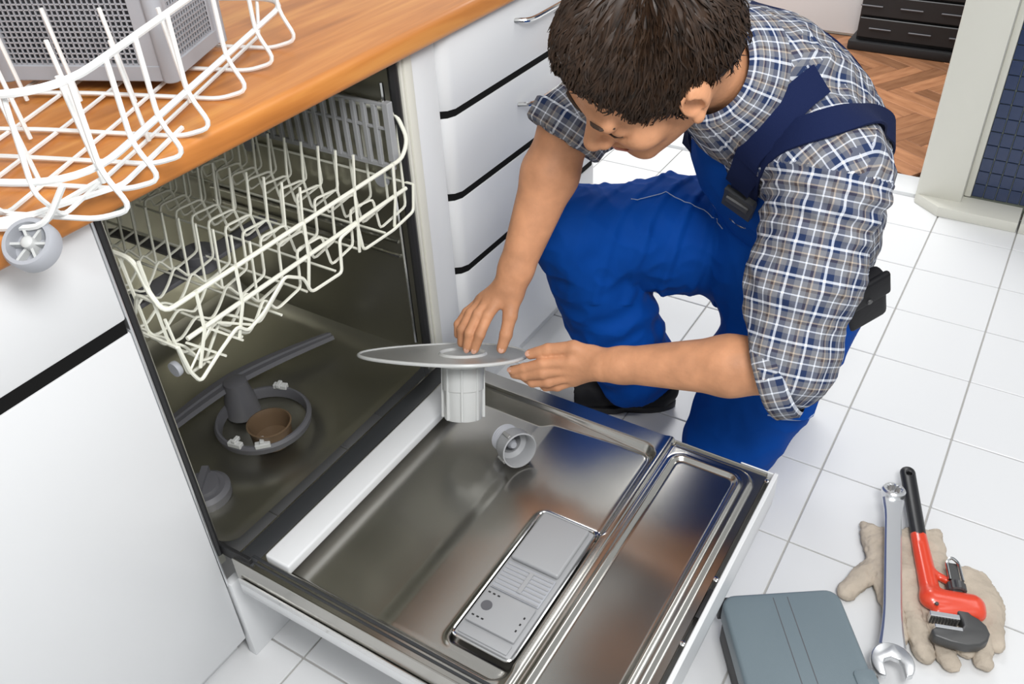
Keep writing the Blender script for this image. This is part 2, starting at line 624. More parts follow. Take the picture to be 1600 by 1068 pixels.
# tub floor: gently dished toward the sump
SX, SY = .775, 1.10
nx, ny = 70, 66
xs = np.linspace(X0, X1, nx)
ys = np.linspace(Y0 - .004, Y1, ny)
XX, YY = np.meshgrid(xs, ys, indexing='ij')
rr = np.hypot(XX - SX, (YY - SY))
ZZ = .252 - .030 * np.exp(-(rr / .13) ** 4) - .012 * np.exp(-(rr / .26) ** 2)
ZZ = ZZ + .03 * np.clip(1 - (Y1 - YY) / .06, 0, 1) ** 2 + .025 * np.clip(1 - (XX - X0) / .04, 0, 1) ** 2 + .025 * np.clip(1 - (X1 - XX) / .04, 0, 1) ** 2 + .010 * np.clip(1 - (YY - Y0) / .03, 0, 1) ** 2
V = np.stack([XX, YY, ZZ], -1).reshape(-1, 3)
idx = np.arange(nx * ny).reshape(nx, ny)
F = np.stack([idx[:-1, :-1], idx[1:, :-1], idx[1:, 1:], idx[:-1, 1:]], -1).reshape(-1, 4)
put('tub_floor', np_mesh('tub_floor', V, F), M['tub'], dw)
# wall ribs, rails and the dark rubber seal round the opening
for z in (.50, .53, .80):
    put('rail', MB().tube([(X1 - .004, Y0 + .03, z), (X1 - .004, Y1 - .01, z)], .004, 6).mesh('rail'), M['chrome'], dw)
    put('rail', MB().tube([(X0 + .004, Y0 + .03, z), (X0 + .004, Y1 - .01, z)], .004, 6).mesh('rail'), M['chrome'], dw)
for sx_, sr_ in ((X1 + .002, .009), (X0 - .009, .006)):
    put('seal', MB().tube([(sx_, .920, .262), (sx_, .920, .874)], sr_, 8).mesh('seal'), M['black'], dw)
bx('front_frame', (.5035, .915, .19), (.5075, .93, .880), M['satin'], dw, .001)
bx('front_frame', (1.0965, .914, .19), (1.1035, .93, .880), M['cream'], dw, .002)
bx('plinth', (.506, .908, .0), (1.10, .925, .195), M['lacquer'], dw, .002)
put('inner_trim', MB().tube([(X1 - .012, .935, .31), (X1 - .012, .935, .84)], .0035, 6).mesh('inner_trim'), M['chrome'], dw)
# sump parts
T = Matrix.Translation((.775, 1.062, 0))
put('drain_cup', MB().lathe([(.034, .228), (.037, .230), (.039, .262), (.042, .272), (.039, .273), (.035, .262), (.032, .236), (.0, .234)], 32, T).mesh('drain_cup'), M['amber'], dw)
T = Matrix.Translation((.797, 1.105, 0))
put('filter_seat', MB().lathe([(.080, .232), (.090, .236), (.092, .248), (.088, .254), (.084, .254), (.081, .248)], 40, T, True).mesh('filter_seat'), M['greyd'], dw)
for a in (20, 190, 225):
    c = Vector((.797 + .086 * math.cos(math.radians(a)), 1.105 + .086 * math.sin(math.radians(a)), .255))
    cl = MB().box((-.014, -.006, -.004), (.014, .006, .006), Matrix.Translation(c) @ Matrix.Rotation(math.radians(a + 90), 4, 'Z')).box((-.004, -.005, .004), (.004, .012, .012), Matrix.Translation(c) @ Matrix.Rotation(math.radians(a + 90), 4, 'Z'))
    put('clip', cl.mesh('clip', .001, 1), M['cloudy'], dw)
T = Matrix.Translation((.60, 1.05, 0))
put('salt_cap', MB().lathe([(.045, .245), (.046, .262), (.038, .268), (.030, .268), (.028, .275), (.012, .277), (0, .277)], 28, T).box((-.035, -.006, .27), (.035, .006, .284), T @ Matrix.Rotation(.6, 4, 'Z')).mesh('salt_cap'), M['greyd'], dw)
# lower spray arm: long curved blade
mb = MB()
NA = 28
pa, pb = Vector((.60, 1.205, .292)), Vector((1.03, 1.13, .292))
ring = []
for i in range(NA + 1):
    t = i / NA
    c = pa.lerp(pb, t) + Vector((.10, .55, 0)).normalized() * (.028 * math.sin(PI * t))
    c.z += -.010 * abs(t - .5) * 2
    hw = .012 + .009 * math.sin(PI * t)
    tv = (pb - pa).normalized()
    nv = Vector((-tv.y, tv.x, 0))
    ring.append([c + nv * hw * s_ + Vector((0, 0, zz)) for s_, zz in ((-1, -.004), (-.8, .004), (-.25, .004), (-.15, .008), (.15, .008), (.25, .004), (.8, .004), (1, -.004))])
mb.add([p for r_ in ring for p in r_], [(i * 8 + j, i * 8 + (j + 1) % 8, (i + 1) * 8 + (j + 1) % 8, (i + 1) * 8 + j) for i in range(NA) for j in range(8)] + [tuple(range(8)), tuple(NA * 8 + j for j in range(8))[::-1]])
sa = put('spray_arm', mb.mesh('spray_arm', ang=50), M['greyd'], dw)
T = Matrix.Translation((.808, 1.175, 0))
put('hub', MB().lathe([(.034, .225), (.030, .262), (.024, .285), (.022, .302), (.012, .306), (0, .306)], 28, T).mesh('hub'), M['greyd'], sa)
# upper spray arm under the rack
mb = MB().box((.64, 1.14, .575), (.97, 1.185, .583)).lathe([(.03, .565), (.03, .6), (0, .602)], 20, Matrix.Translation((.805, 1.165, 0)))
put('spray_arm', mb.mesh('spray_arm', .002, 1), M['greyd'], dw)
put('water_pipe', MB().tube([(.805, Y1 - .012, .28), (.805, Y1 - .012, .56), (.805, 1.38, .575), (.805, 1.17, .575)], .010, 8).mesh('water_pipe'), M['greyd'], dw)


# door: pressed steel liner as a height field
def rrect(X, Y, x0, x1, y0, y1, r):
    cx, cy = (x0 + x1) / 2, (y0 + y1) / 2
    qx, qy = np.abs(X - cx) - (x1 - x0) / 2 + r, np.abs(Y - cy) - (y1 - y0) / 2 + r
    return np.hypot(np.maximum(qx, 0), np.maximum(qy, 0)) + np.minimum(np.maximum(qx, qy), 0) - r


def sstep(d, w_):
    t = np.clip(d / w_ + .5, 0, 1)
    return t * t * (3 - 2 * t)


DX0, DX1, DY0, DY1, DZ = .510, 1.098, .222, .885, .272
nx, ny = 300, 330
XX, YY = np.meshgrid(np.linspace(DX0, DX1, nx), np.linspace(DY0, DY1, ny), indexing='ij')
pan = rrect(XX, YY, .536, 1.066 - .0 * YY, .402, .842, .03)
# right wall leans: deeper towards the strip
ZZ = DZ - .020 * (1 - sstep(pan + .006, .014))
ZZ -= .004 * (1 - sstep(YY - .615, .03)) * (1 - sstep(pan + .01, .02)) * -1
# sloped right flank of the pan
flank = np.clip((XX - (1.028 + .09 * np.clip(.62 - YY, 0, 1))) / .045, 0, 1)
ZZ = np.maximum(ZZ, DZ - .020 + .018 * flank * (YY < .80) * (YY > .405) * (XX < 1.08))
# raised ridge between pan and upper strip
ZZ += .003 * np.exp(-((YY - .397) / .008) ** 2) - .0025 * np.exp(-((YY - .389) / .002) ** 2)
em = rrect(XX, YY, .50, 1.064, .256, .376, .022)
ZZ += .0035 * np.exp(-(em / .004) ** 2) - .004 * (1 - sstep(em + .006, .010))
em2 = rrect(XX, YY, .48, 1.084, .238, .60, .03)
ZZ -= .006 * sstep(em2 + 0, .008) * (YY < .39)
# dispenser recess
ds = rrect(XX, YY, .566, .846, .404, .517, .014)
ZZ -= .006 * (1 - sstep(ds + .004, .008)) - .003 * np.exp(-(ds / .005) ** 2)
V = np.stack([XX, YY, ZZ], -1).reshape(-1, 3)
idx = np.arange(nx * ny).reshape(nx, ny)
F = np.stack([idx[:-1, :-1], idx[1:, :-1], idx[1:, 1:], idx[:-1, 1:]], -1).reshape(-1, 4)
door = put('door', np_mesh('door', V, F), M['steel'], dw)
# liner sides, outer white panel
mb = MB().box((.5095, .222, .228), (.5125, .885, .2745)).box((1.0955, .222, .228), (1.0985, .885, .2705)).box((.51, .882, .23), (1.098, .886, .268)).box((.51, .221, .228), (1.098, .2245, .262))
put('liner_side', mb.mesh('liner_side', .001, 1), M['steel'], door)
mb = MB().box((.504, .206, .200), (1.101, .878, .226))
put('outer_panel', mb.mesh('outer_panel', .003, 2), M['lacquer'], door)
mb = MB().box((.504, .205, .222), (1.101, .2125, .274)).box((1.0985, .2125, .222), (1.101, .27, .272))
put('front_lip', mb.mesh('front_lip', .0015, 1), M['lacquer'], door)
mb = MB().box((.504, .2125, .224), (.5085, .878, .236))
put('side_ridge', mb.mesh('side_ridge', .0015, 1), M['chrome'], door)
bx('seal_strip', (.515, .846, .262), (1.09, .882, .2735), M['dark'], door, .002)
mb = MB().box((.536, .786, .266), (1.02, .836, .2855))
put('hinge_strip', mb.mesh('hinge_strip', .004, 3), M['lacquer'], door)
put('side_groove', MB().box((.529, .40, .2655), (.5335, .86, .2748)).box((.521, .40, .2655), (.5245, .86, .2745)).mesh('side_groove', .001, 1), M['dark'], door)
bx('latch_slot', (.775, .2136, .2625), (.832, .2206, .2665), M['black'], door, .001)
for x_ in (.726, .853, 1.085):
    put('screw', MB().lathe([(.0048, .262), (.0048, .2655), (.003, .2667), (0, .2667)], 14, Matrix.Translation((x_, .2185, 0))).mesh('screw'), M['chrome'], door)
# hinge arms
put('hinge_arm', MB().prism([(0, 0), (.008, 0), (.008, .11), (0, .10)], -.004, .004, Matrix.Translation((.5225, .876, .262)) @ Matrix.Rotation(PI / 2, 4, 'Y') @ Matrix.Rotation(0, 4, 'Z')).box((.516, .85, .262), (.5225, .955, .283)).mesh('hinge_arm', .001, 1), M['black'], dw)
put('hinge_arm', MB().box((1.086, .86, .262), (1.091, .955, .285)).mesh('hinge_arm', .001, 1), M['black'], dw)

# detergent dispenser
dp = bx('dispenser', (.577, .413, .262), (.836, .508, .2725), M['greyp2'], door, .004)
bx('lid', (.727, .420, .272), (.831, .503, .2825), M['greyp2'], dp, .004, 3)
bx('cup_well', (.668, .420, .2722), (.723, .503, .2755), M['greyp'], dp, .001)
for q in range(7):
    bx('rib', (.669 + q * .0078, .422, .274), (.6722 + q * .0078, .501, .2772), M['greyp2'], dp, .0005, 1)
bx('rib', (.676, .455, .2742), (.716, .462, .2785), M['greyp2'], dp, .0005, 1)
bx('rinse_panel', (.600, .420, .272), (.664, .503, .2785), M['greyp2'], dp, .002)
bx('front_step', (.580, .420, .270), (.597, .503, .2755), M['greyp2'], dp, .002)
put('rinse_dial', MB().lathe([(.0, .2785), (.0085, .2785), (.0085, .2796), (0, .2796)], 20, Matrix.Translation((.634, .487, 0))).mesh('rinse_dial'), M['greyd'], dp)
for q in range(3):
    bx('mark', (.655, .478 + q * .008, .2784), (.6575, .482 + q * .008, .2789), M['black'], dp, 0)
    bx('mark', (.610, .478 + q * .008, .2784), (.6125, .482 + q * .008, .2789), M['black'], dp, 0)
    bx('mark', (.640 - q * .012, .426, .2784), (.6435 - q * .012, .4285, .2789), M['black'], dp, 0)
put('gasket_line', MB().tube(fillet([(.574, .410, .2712), (.839, .410, .2712), (.839, .511, .2712), (.574, .511, .2712)], .012, 4, True), .0022, 6, True).mesh('gasket_line'), M['chrome'], dp)

# ------------------------------------------------------------------ rack inside
rk = thing('dish_rack', 'cream coated wire dish rack hanging inside the dark dishwasher tub', 'dish rack', (.81, 1.15, .6))
x0, x1, y0, y1 = .548, 1.078, .90, 1.40
RW = .0024
rim = fillet([(x0, y0, .718), (x1 - .02, y0, .718), (x1, y0, .745), (x1, y0 + .02, .79), (x1, y1, .79), (x0, y1, .79), (x0, y0 + .03, .79), (x0, y0 + .02, .74)], .018, 4, True)
put('rim', MB().tube(rim, .0036, 8, True).mesh('rim'), M['wire_in'], rk)
put('front_rail', MB().tube([(x0 + .02, y0 + .002, .661), (x1 - .018, y0 + .002, .661)], .0036, 8).mesh('front_rail'), M['wire_in'], rk)
put('side_wire', MB().tube([(x1, y0, .661), (x1, y1, .661)], RW).mesh('side_wire'), M['wire_in'], rk)
put('side_wire', MB().tube([(x0, y0, .661), (x0, y1, .661)], RW).mesh('side_wire'), M['wire_in'], rk)
ny_ = 13
for i in range(ny_):
    y = y0 + .02 + i * (y1 - y0 - .03) / (ny_ - 1)
    pr_ = [(x1, .79), (x1 - .004, .615), (1.0, .607), (.992, .668), (.935, .675), (.928, .612), (.872, .604), (.862, .664), (.806, .668), (.798, .604), (.742, .596), (.722, .628), (.70, .604), (.68, .590), (.655, .612), (.62, .592), (.59, .60), (.572, .640), (x0 + .003, .66), (x0, .79)]
    put('cross_wire', MB().tube(fillet([(a, y, b) for a, b in pr_], .008, 2), RW, 5).mesh('cross_wire'), M['wire_in'], rk)
    if i > 0:
        for xt, top in ((.992, .735), (.862, .735), (.742, .70)):
            put('tine', MB().tube([(xt, y, .66 if xt > .8 else .60), (xt + .012, y, top)], RW, 5).mesh('tine'), M['wire_in'], rk)
for xw, zw in ((1.0, .605), (.93, .61), (.868, .602), (.80, .602), (.74, .594), (.66, .605), (.60, .596)):
    put('length_wire', MB().tube([(xw, y0 + .01, zw - .004), (xw, y1, zw - .004)], RW, 5).mesh('length_wire'), M['wire_in'], rk)
# front face: uprights and zigzag
for xv, xb in ((.60, .575), (.672, .650), (.812, .80), (.93, .925), (1.03, 1.02)):
    put('upright', MB().tube([(xv, y0 - .002, .722), (xv - .004, y0 - .001, .66), (xb, y0 + .005, .605)], RW + .0004).mesh('upright'), M['wire_in'], rk)
zz = fillet([(x0 + .002, y0, .66), (.556, y0, .612), (.566, y0, .588), (.61, y0, .612), (.65, y0, .63), (.665, y0, .612), (.70, y0, .622), (.755, y0, .655), (.79, y0, .632), (.80, y0, .60), (.872, y0, .596), (.88, y0, .655), (.925, y0, .66), (.93, y0, .607), (1.01, y0, .604), (1.07, y0, .612), (1.078, y0, .66)], .008, 3)
put('front_wire', MB().tube(zz, .0028).mesh('front_wire'), M['wire_in'], rk)
put('front_wire', MB().tube(fillet([(x0 + .004, y0 + .012, .70), (.56, y0 + .014, .60), (.60, y0 + .03, .585), (.64, y0 + .012, .655), (.70, y0 + .014, .60), (.76, y0 + .012, .64)], .008, 3), RW).mesh('front_wire'), M['wire_in'], rk)
for a, b in (((.556, .61), (.61, .655)), ((.566, .655), (.62, .595)), ((.60, .66), (.655, .60)), ((.62, .655), (.68, .612))):
    put('brace', MB().tube([(a[0], y0 + .004, a[1]), (b[0], y0 + .004, b[1])], .002, 5).mesh('brace'), M['wire_in'], rk)
put('side_wire', MB().tube(fillet([(x0, y0 + .01, .73), (x0, y0 + .05, .73), (x0, y0 + .07, .69), (x0, y0 + .11, .69), (x0, y0 + .13, .73), (x0, y0 + .3, .73)], .01, 3), .003).mesh('side_wire'), M['wire_in'], rk)
# folding cup shelf of grey plastic
sh = MB()
sx = 1.052
sh.box((sx, .915, .806), (sx + .006, 1.33, .812)).box((sx, .915, .695), (sx + .006, 1.33, .704)).box((sx - .004, .91, .712), (sx + .010, .922, .815)).box((sx, 1.325, .715), (sx + .008, 1.335, .81)).box((sx, .915, .765), (sx + .005, 1.33, .770))
for q in range(17):
    yy = .94 + q * .023
    sh.box((sx - .001, yy, .70), (sx + .006, yy + .009, .808))
put('cup_shelf', sh.mesh('cup_shelf', .0008, 1), M['greyp2'], rk)
for yy in (.97, 1.3):
    put('wheel', MB().lathe([(.0, -.005), (.014, -.005), (.016, 0), (.014, .005), (0, .005)], 20, Matrix.Translation((x1 + .001, yy, .655)) @ Matrix.Rotation(PI / 2, 4, 'Y')).mesh('wheel'), M['greyp'], rk)
put('wheel', MB().lathe([(.0, -.004), (.011, -.004), (.012, 0), (.011, .004), (0, .004)], 20, Matrix.Translation((x0 + .003, .925, .612)) @ Matrix.Rotation(PI / 2, 4, 'Y')).mesh('wheel'), M['greyp'], rk)

# ------------------------------------------------------------------ rack on the worktop
RZ = math.atan2(.408, .913)
R2 = thing('dish_rack', 'white coated wire dish rack with a grey wheel, lying on the wooden worktop', 'dish rack', (.437, .782, .925), (0, 0, RZ))
S_, T_ = .62, .50
rz0, rz1, rz2 = .0, .055, .145


def rloop(z, inset=0.0, r=.075):
    return fillet([(inset, inset, z), (S_ - inset, inset, z), (S_ - inset, T_ - inset, z), (inset, T_ - inset, z)], r, 8, True)


put('rim', MB().tube(rloop(rz2), .0042, 8, True).mesh('rim'), M['wire'], R2, True)
put('rim', MB().tube(rloop(rz1, .0), .0040, 8, True).mesh('rim'), M['wire'], R2, True)
for i in range(7):
    t = .055 + i * .065
    if i < 7:
        put('cross_wire', MB().tube(fillet([(-.004 if t > .07 else .01, t, rz2), (-.002, t, rz1 - .01), (.025, t, .004), (.25, t, .002), (.60, t, .004), (.622, t, rz1), (.624, t, rz2)], .012, 3), .0028, 6).mesh('cross_wire'), M['wire'], R2, True)
for s in (.028, .095, .158, .235, .355, .46, .555):
    put('cross_wire', MB().tube(fillet([(s, -.005, rz2 + .002), (s, -.004, rz1), (s + .002, -.004 - .02, .012), (s + .002, .02, -.001), (s, .20, .006), (s, .48, .006), (s, .503, rz1), (s, .505, rz2)], .016, 4), .0030, 6).mesh('cross_wire'), M['wire'], R2, True)
for i in range(6):
    for q, s in enumerate((.10, .21, .33)):
        t = .048 + i * .078
        put('tine', MB().tube([(s, t, .005), (s - .006, t + .006, .128)], .0028, 6).mesh('tine'), M['wire'], R2, True)
put('foot_wire', MB().tube(fillet([(.26, .03, .0), (.16, .03, .0), (.105, .03, .0), (.035, .078, .006), (-.006, .112, .006), (.04, .20, .006)], .012, 4), .0034, 6).mesh('foot_wire'), M['wire'], R2, True)
put('foot_wire', MB().tube(fillet([(.115, .055, .004), (.035, .079, .004), (-.005, .15, .004), (-.01, .40, .004)], .012, 4), .0034, 6).mesh('foot_wire'), M['wire'], R2, True)
put('foot_wire', MB().tube(fillet([(-.002, .02, rz1), (-.01, .05, .012), (.0, .14, .0), (.01, .3, .0)], .02, 4), .0034, 6).mesh('foot_wire'), M['wire'], R2, True)
# wheel
TW = Matrix.Translation((-.018, .068, -.005)) @ Vector((-.62, -.05, .78)).to_track_quat('Z', 'Y').to_matrix().to_4x4()
wh = put('wheel', MB().lathe([(.023, -.012), (.027, -.010), (.0275, .006), (.025, .010), (.021, .010), (.020, -.006), (.0, -.006), (0, -.012)], 32, TW, False).mesh('wheel'), M['greyp'], R2, True)
sp_ = MB().lathe([(0, -.006), (.007, -.006), (.0065, .009), (.003, .011), (0, .011)], 16, TW)
for q in range(6):
    sp_.box((.004, -.0015, -.006), (.0215, .0015, .004), TW @ Matrix.Rotation(q * PI / 3, 4, 'Z'))
put('spokes', sp_.mesh('spokes', .0004, 1), M['cloudy'], wh, True)
put('axle_housing', MB().box((-.008, .055, -.022), (.004, .081, .012)).mesh('axle_housing', .004, 3), M['greyp'], R2, True)

# cutlery basket standing in that rack
kb = thing('cutlery_basket', 'grey plastic mesh cutlery basket standing in the rack on the worktop', 'basket', (.745, 1.02, .940), (0, 0, RZ))
# local: x along right face, y along left face
BX, BY, BH = .16, .24, .26
mb = MB()
for (cx0, cy0) in ((0, 0), (BX, 0), (0, BY), (BX, BY)):
    mb.lathe([(.012, 0), (.0135, BH)], 14, Matrix.Translation((cx0, cy0, 0)))
mb.box((0, -.004, 0), (BX, .003, .022)).box((-.004, 0, 0), (.003, BY, .022)).box((0, BY - .003, 0), (BX, BY + .003, .022)).box((BX - .003, 0, 0), (BX + .003, BY, .022))
mb.box((.0, -.003, 0), (.030, .0, BH)).box((-.003, 0, 0), (0, .035, BH)).box((BX - .02, -.003, 0), (BX, 0, BH))
mb.box((0, 0, 0), (BX, BY, .004))
put('frame', mb.mesh('frame', .002, 1), M['greyp'], kb, True)
g1, g2 = MB(), MB()
nz = 16
for q in range(nz + 1):
    z = .022 + q * (.115 / nz)
    g1.box((-.0015, .0, z), (.0008, BY, z + .0018))
    g2.box((.0, -.0015, z), (BX, .0008, z + .0018))
for q in range(4):
    z = .137 + q * .036
    g1.box((-.0015, 0, z), (.0008, BY, z + .002))
    g2.box((0, -.0015, z), (BX, .0008, z + .002))
for q in range(30):
    y = .01 + q * .0078
    g1.box((-.0015, y, .02), (.0008, y + .0016, .137))
for q in range(14):
    y = .01 + q * .0167
    g1.box((-.0015, y, .137), (.0008, y + .0018, BH))
for q in range(20):
    x = .01 + q * .0078
    g2.box((x, -.0015, .02), (x + .0016, .0008, .137))
for q in range(10):
    x = .01 + q * .0155
    g2.box((x, -.0015, .137), (x + .0018, .0008, BH))
for g in (g1, g2):
    tag(put('mesh_wall', g.mesh('mesh_wall', 0, smooth=False), M['greyp'], kb, True), kind='stuff')
bx('divider', (.006, .118, .004), (BX - .006, .121, BH), M['greyd'], kb, .0005, 1, True)
bx('divider', (.078, .006, .004), (.081, BY - .006, BH), M['greyd'], kb, .0005, 1, True)
bx('inner_wall', (BX - .008, .006, .004), (BX - .004, BY - .006, BH), M['greyd'], kb, .0005, 1, True)
bx('inner_wall', (.008, BY - .008, .004), (BX - .008, BY - .004, BH), M['greyd'], kb, .0005, 1, True)

# ================================================================== MAN
man = thing('person', 'kneeling man in plaid shirt and blue overalls holding a filter plate', 'person', (1.5, .35, 0))
HL, HR = np.array([1.462, .288, .39]), np.array([1.58, .42, .42])
KL, KR = np.array([1.312, .352, .10]), np.array([1.29, .695, .515])
AL, AR = np.array([1.57, .31, .085]), np.array([1.42, .60, .095])
SL, SR = np.array([1.205, .235, .77]), np.array([1.385, .50, .87])
EL, ER = np.array([1.063, .223, .525]), np.array([1.172, .647, .776])
WL, WR = np.array([1.019, .493, .455]), np.array([1.047, .688, .535])
P0, P1, P2, P3 = np.array([1.53, .33, .42]), np.array([1.495, .338, .56]), np.array([1.40, .355, .71]), np.array([1.325, .37, .82])
NB = np.array([1.255, .398, .868])
UPA = unit(P3 - P0)
LEFT = unit((SL - SR) - UPA * ((SL - SR) @ UPA))
FRONT = np.cross(LEFT, UPA)

hF0, hL0 = np.array([-.520, .526, -.673]), np.array([-.494, -.828, -.266])
hF = unit(hF0)
hL = unit(hL0 - hF * (hL0 @ hF))
hU = np.cross(hF, hL)
HC = np.array([1.064, .456, .944])
HS = 1.12
HM = np.array([hF, hL, hU])


def hd(f, l, u):
    return HC + HS * (f * hF + l * hL + u * hU)


bd = SDF((.90, .12, -.01), (1.76, .86, 1.08), .0025)
# torso and legs under the clothes
bd.cone(P0, P1, .13, .12, .05, flat=FRONT, sq=.72)
bd.cone(P1, P2, .12, .135, .05, flat=FRONT, sq=.72)
bd.cone(P2, P3, .135, .12, .05, flat=FRONT, sq=.68)
for S, E_, W_r in ((SL, EL, WL), (SR, ER, WR)):
    bd.cone(P3 - UPA * .02, S, .055, .05, .03)
    bd.cone(S, E_, .055, .043, .02)
    bd.cone(E_, E_ + (W_r - E_) * .28, .042, .046, .015)
    bd.cone(E_ + (W_r - E_) * .28, W_r - unit(W_r - E_) * .03, .046, .029, .015)
    bd.cone(W_r - unit(W_r - E_) * .03, W_r, .029, .028, .012)
for H_, K_, A_ in ((HL, KL, AL), (HR, KR, AR)):
    bd.cone(H_, K_, .08, .055, .03)
    bd.cone(K_, A_, .052, .036, .02)
    bd.cone(A_, A_ + (0, 0, -.03), .036, .036, .02)
# head
sc_ = HS


def hell(c, r, k=.012, cut=False, M_=None):
    bd.ell(hd(*c), HM if M_ is None else M_, np.array(r) * sc_, k, cut)


def hcone(a, b, ra, rb, k=.012, cut=False):
    bd.cone(hd(*a), hd(*b), ra * sc_, rb * sc_, k, cut)


hell((-.012, 0, .045), (.098, .075, .086))
hell((.035, 0, -.014), (.062, .058, .074), .02)
hcone((.0, .048, -.042), (.070, .018, -.078), .020, .018, .02)
hcone((.0, -.048, -.042), (.070, -.018, -.078), .020, .018, .02)
hell((.074, 0, -.083), (.020, .022, .017), .015)
hell((.058, .040, -.022), (.028, .024, .024), .018)
hell((.058, -.040, -.022), (.028, .024, .024), .018)
hell((.085, .032, .006), (.017, .019, .014), .010, True)
hell((.085, -.032, .006), (.017, .019, .014), .010, True)
hcone((.083, -.036, .026), (.083, .036, .026), .011, .011, .014)
hcone((.084, 0, .018), (.112, 0, -.018), .007, .0115, .010)
hell((.110, 0, -.023), (.014, .012, .0105), .006)
hell((.101, .012, -.026), (.011, .008, .008), .005)
hell((.101, -.012, -.026), (.011, .008, .008), .005)
hell((.104, .008, -.035), (.006, .0035, .004), .002, True)
hell((.104, -.008, -.035), (.006, .0035, .004), .002, True)
for sgn in (1, -1):
    hell((.073, .031 * sgn, .004), (.0155, .017, .0135), .003)
    hcone((.094, .003 * sgn, -.054), (.082, .024 * sgn, -.056), .0065, .0035, .005)
    hcone((.091, .003 * sgn, -.066), (.081, .020 * sgn, -.063), .0075, .004, .005)
    ea = np.array([unit(hF * .95 + hL * .35 * sgn - hU * .15), unit(hL * sgn - hF * .35), hU])
    ea[2] = np.cross(ea[0], ea[1])
    hell((-.004, .079 * sgn, .0), (.020, .0065, .032), .004, False, ea)
    hell((-.010, .086 * sgn, .008), (.017, .008, .022), .004, False, ea)
    hell((.002, .091 * sgn, .004), (.0115, .0105, .017), .003, True, ea)
    hell((.004, .082 * sgn, -.024), (.009, .006, .010), .004, False, ea)
hcone((.100, -.012, -.060), (.100, .012, -.060), .0016, .0016, .002, True)
nk = hd(-.035, 0, -.045)
bd.cone(nk, NB, .056, .058, .03)
bd.cone(NB, P3, .062, .06, .03)
# hands: palm chain and five fingers each
HANDS = dict(
    L=dict(w=WL,
           thumb=[(1.0214, .5180, .4626), (1.0130, .5480, .4745), (1.0000, .5890, .4640), (.9900, .6180, .4510)],
           index=[(1.0010, .5450, .4560), (.9830, .5900, .4460), (.9760, .6220, .4290), (.9720, .6440, .4190)],
           middle=[(1.0000, .5480, .4410), (.9780, .5870, .4300), (.9740, .6200, .4150), (.9760, .6430, .4080)],
           ring=[(1.0020, .5470, .4250), (.9810, .5790, .4130), (.9790, .6080, .4020), (.9860, .6300, .4000)],
           pinky=[(1.0080, .5440, .4110), (.9930, .5680, .3980), (.9910, .5900, .3900), (.9980, .6090, .3890)]),
    R=dict(w=WR,
           thumb=[(1.0392, .6807, .5194), (1.0160, .6716, .4950), (.9980, .6700, .4680), (.9850, .6720, .4460)],
           index=[(1.0190, .6980, .5130), (.9960, .7030, .4990), (.9710, .7050, .4730), (.9620, .7120, .4460)],
           middle=[(1.0200, .7130, .5110), (.9930, .7210, .4970), (.9690, .7250, .4710), (.9610, .7270, .4430)],
           ring=[(1.0240, .7270, .5050), (.9980, .7400, .4890), (.9780, .7470, .4650), (.9720, .7460, .4400)],
           pinky=[(1.0300, .7380, .4980), (1.0080, .7560, .4800), (.9930, .7660, .4600), (.9860, .7640, .4420)]))
for hnm, H_ in HANDS.items():
    wv = np.array(H_['w'])
    for fn in ('index', 'middle', 'ring', 'pinky'):
        c = [np.array(p) for p in H_[fn]]
        bd.cone(wv, c[0], .0165, .0115, .012)
        r0 = .0094 if fn != 'pinky' else .0080
        bd.cone(c[0], c[1], r0 + .0012, r0, .004)
        bd.cone(c[1], c[2], r0, r0 - .0007, .0035)
        bd.cone(c[2], c[3], r0 - .0007, r0 - .0016, .0035)
    c = [np.array(p) for p in H_['thumb']]
    bd.cone(wv, c[0], .018, .017, .012)
    bd.cone(c[0], c[1], .0165, .0125, .008)
    bd.cone(c[1], c[2], .0120, .0105, .004)
    bd.cone(c[2], c[3], .0108, .0088, .004)
V, F = bd.mesh()
body = put('body', np_mesh('body', V, F), M['skin'], man)
del bd

# finger nails
for hnm, H_ in HANDS.items():
    for fn in ('thumb', 'index', 'middle'):
        a, b = np.array(H_[fn][2]), np.array(H_[fn][3])
        d = unit(b - a)
        side = np.array([-.50, -.35, .75]) if hnm == 'L' else np.array([-.75, -.35, .2])
        up_ = unit(side - d * (side @ d))
        s3 = np.cross(d, up_)
        c = b + d * .001 + up_ * (.0078 if fn == 'thumb' else .0067)
        T = Matrix(((d[0], s3[0], up_[0], c[0]), (d[1], s3[1], up_[1], c[1]), (d[2], s3[2], up_[2], c[2]), (0, 0, 0, 1)))
        put('nail', MB().lathe([(.0, -.001), (.0046, -.001), (.0046, .0004), (.0036, .0008), (0, .001)], 14, T @ Matrix.Diagonal((1.15, 1, 1, 1))).mesh('nail'), M['nail'], body)
# eyebrows, closed lids: laid on the face
from mathutils.bvhtree import BVHTree
fb = BVHTree.FromPolygons([tuple(v) for v in V], [tuple(int(i) for i in f) for f in F])


def on_face(pts, off):
    o = []
    for p in pts:
        l, nn, _, _ = fb.find_nearest(Vector(p))
        o.append(tuple(np.array(l) + np.array(nn) * off))
    return o


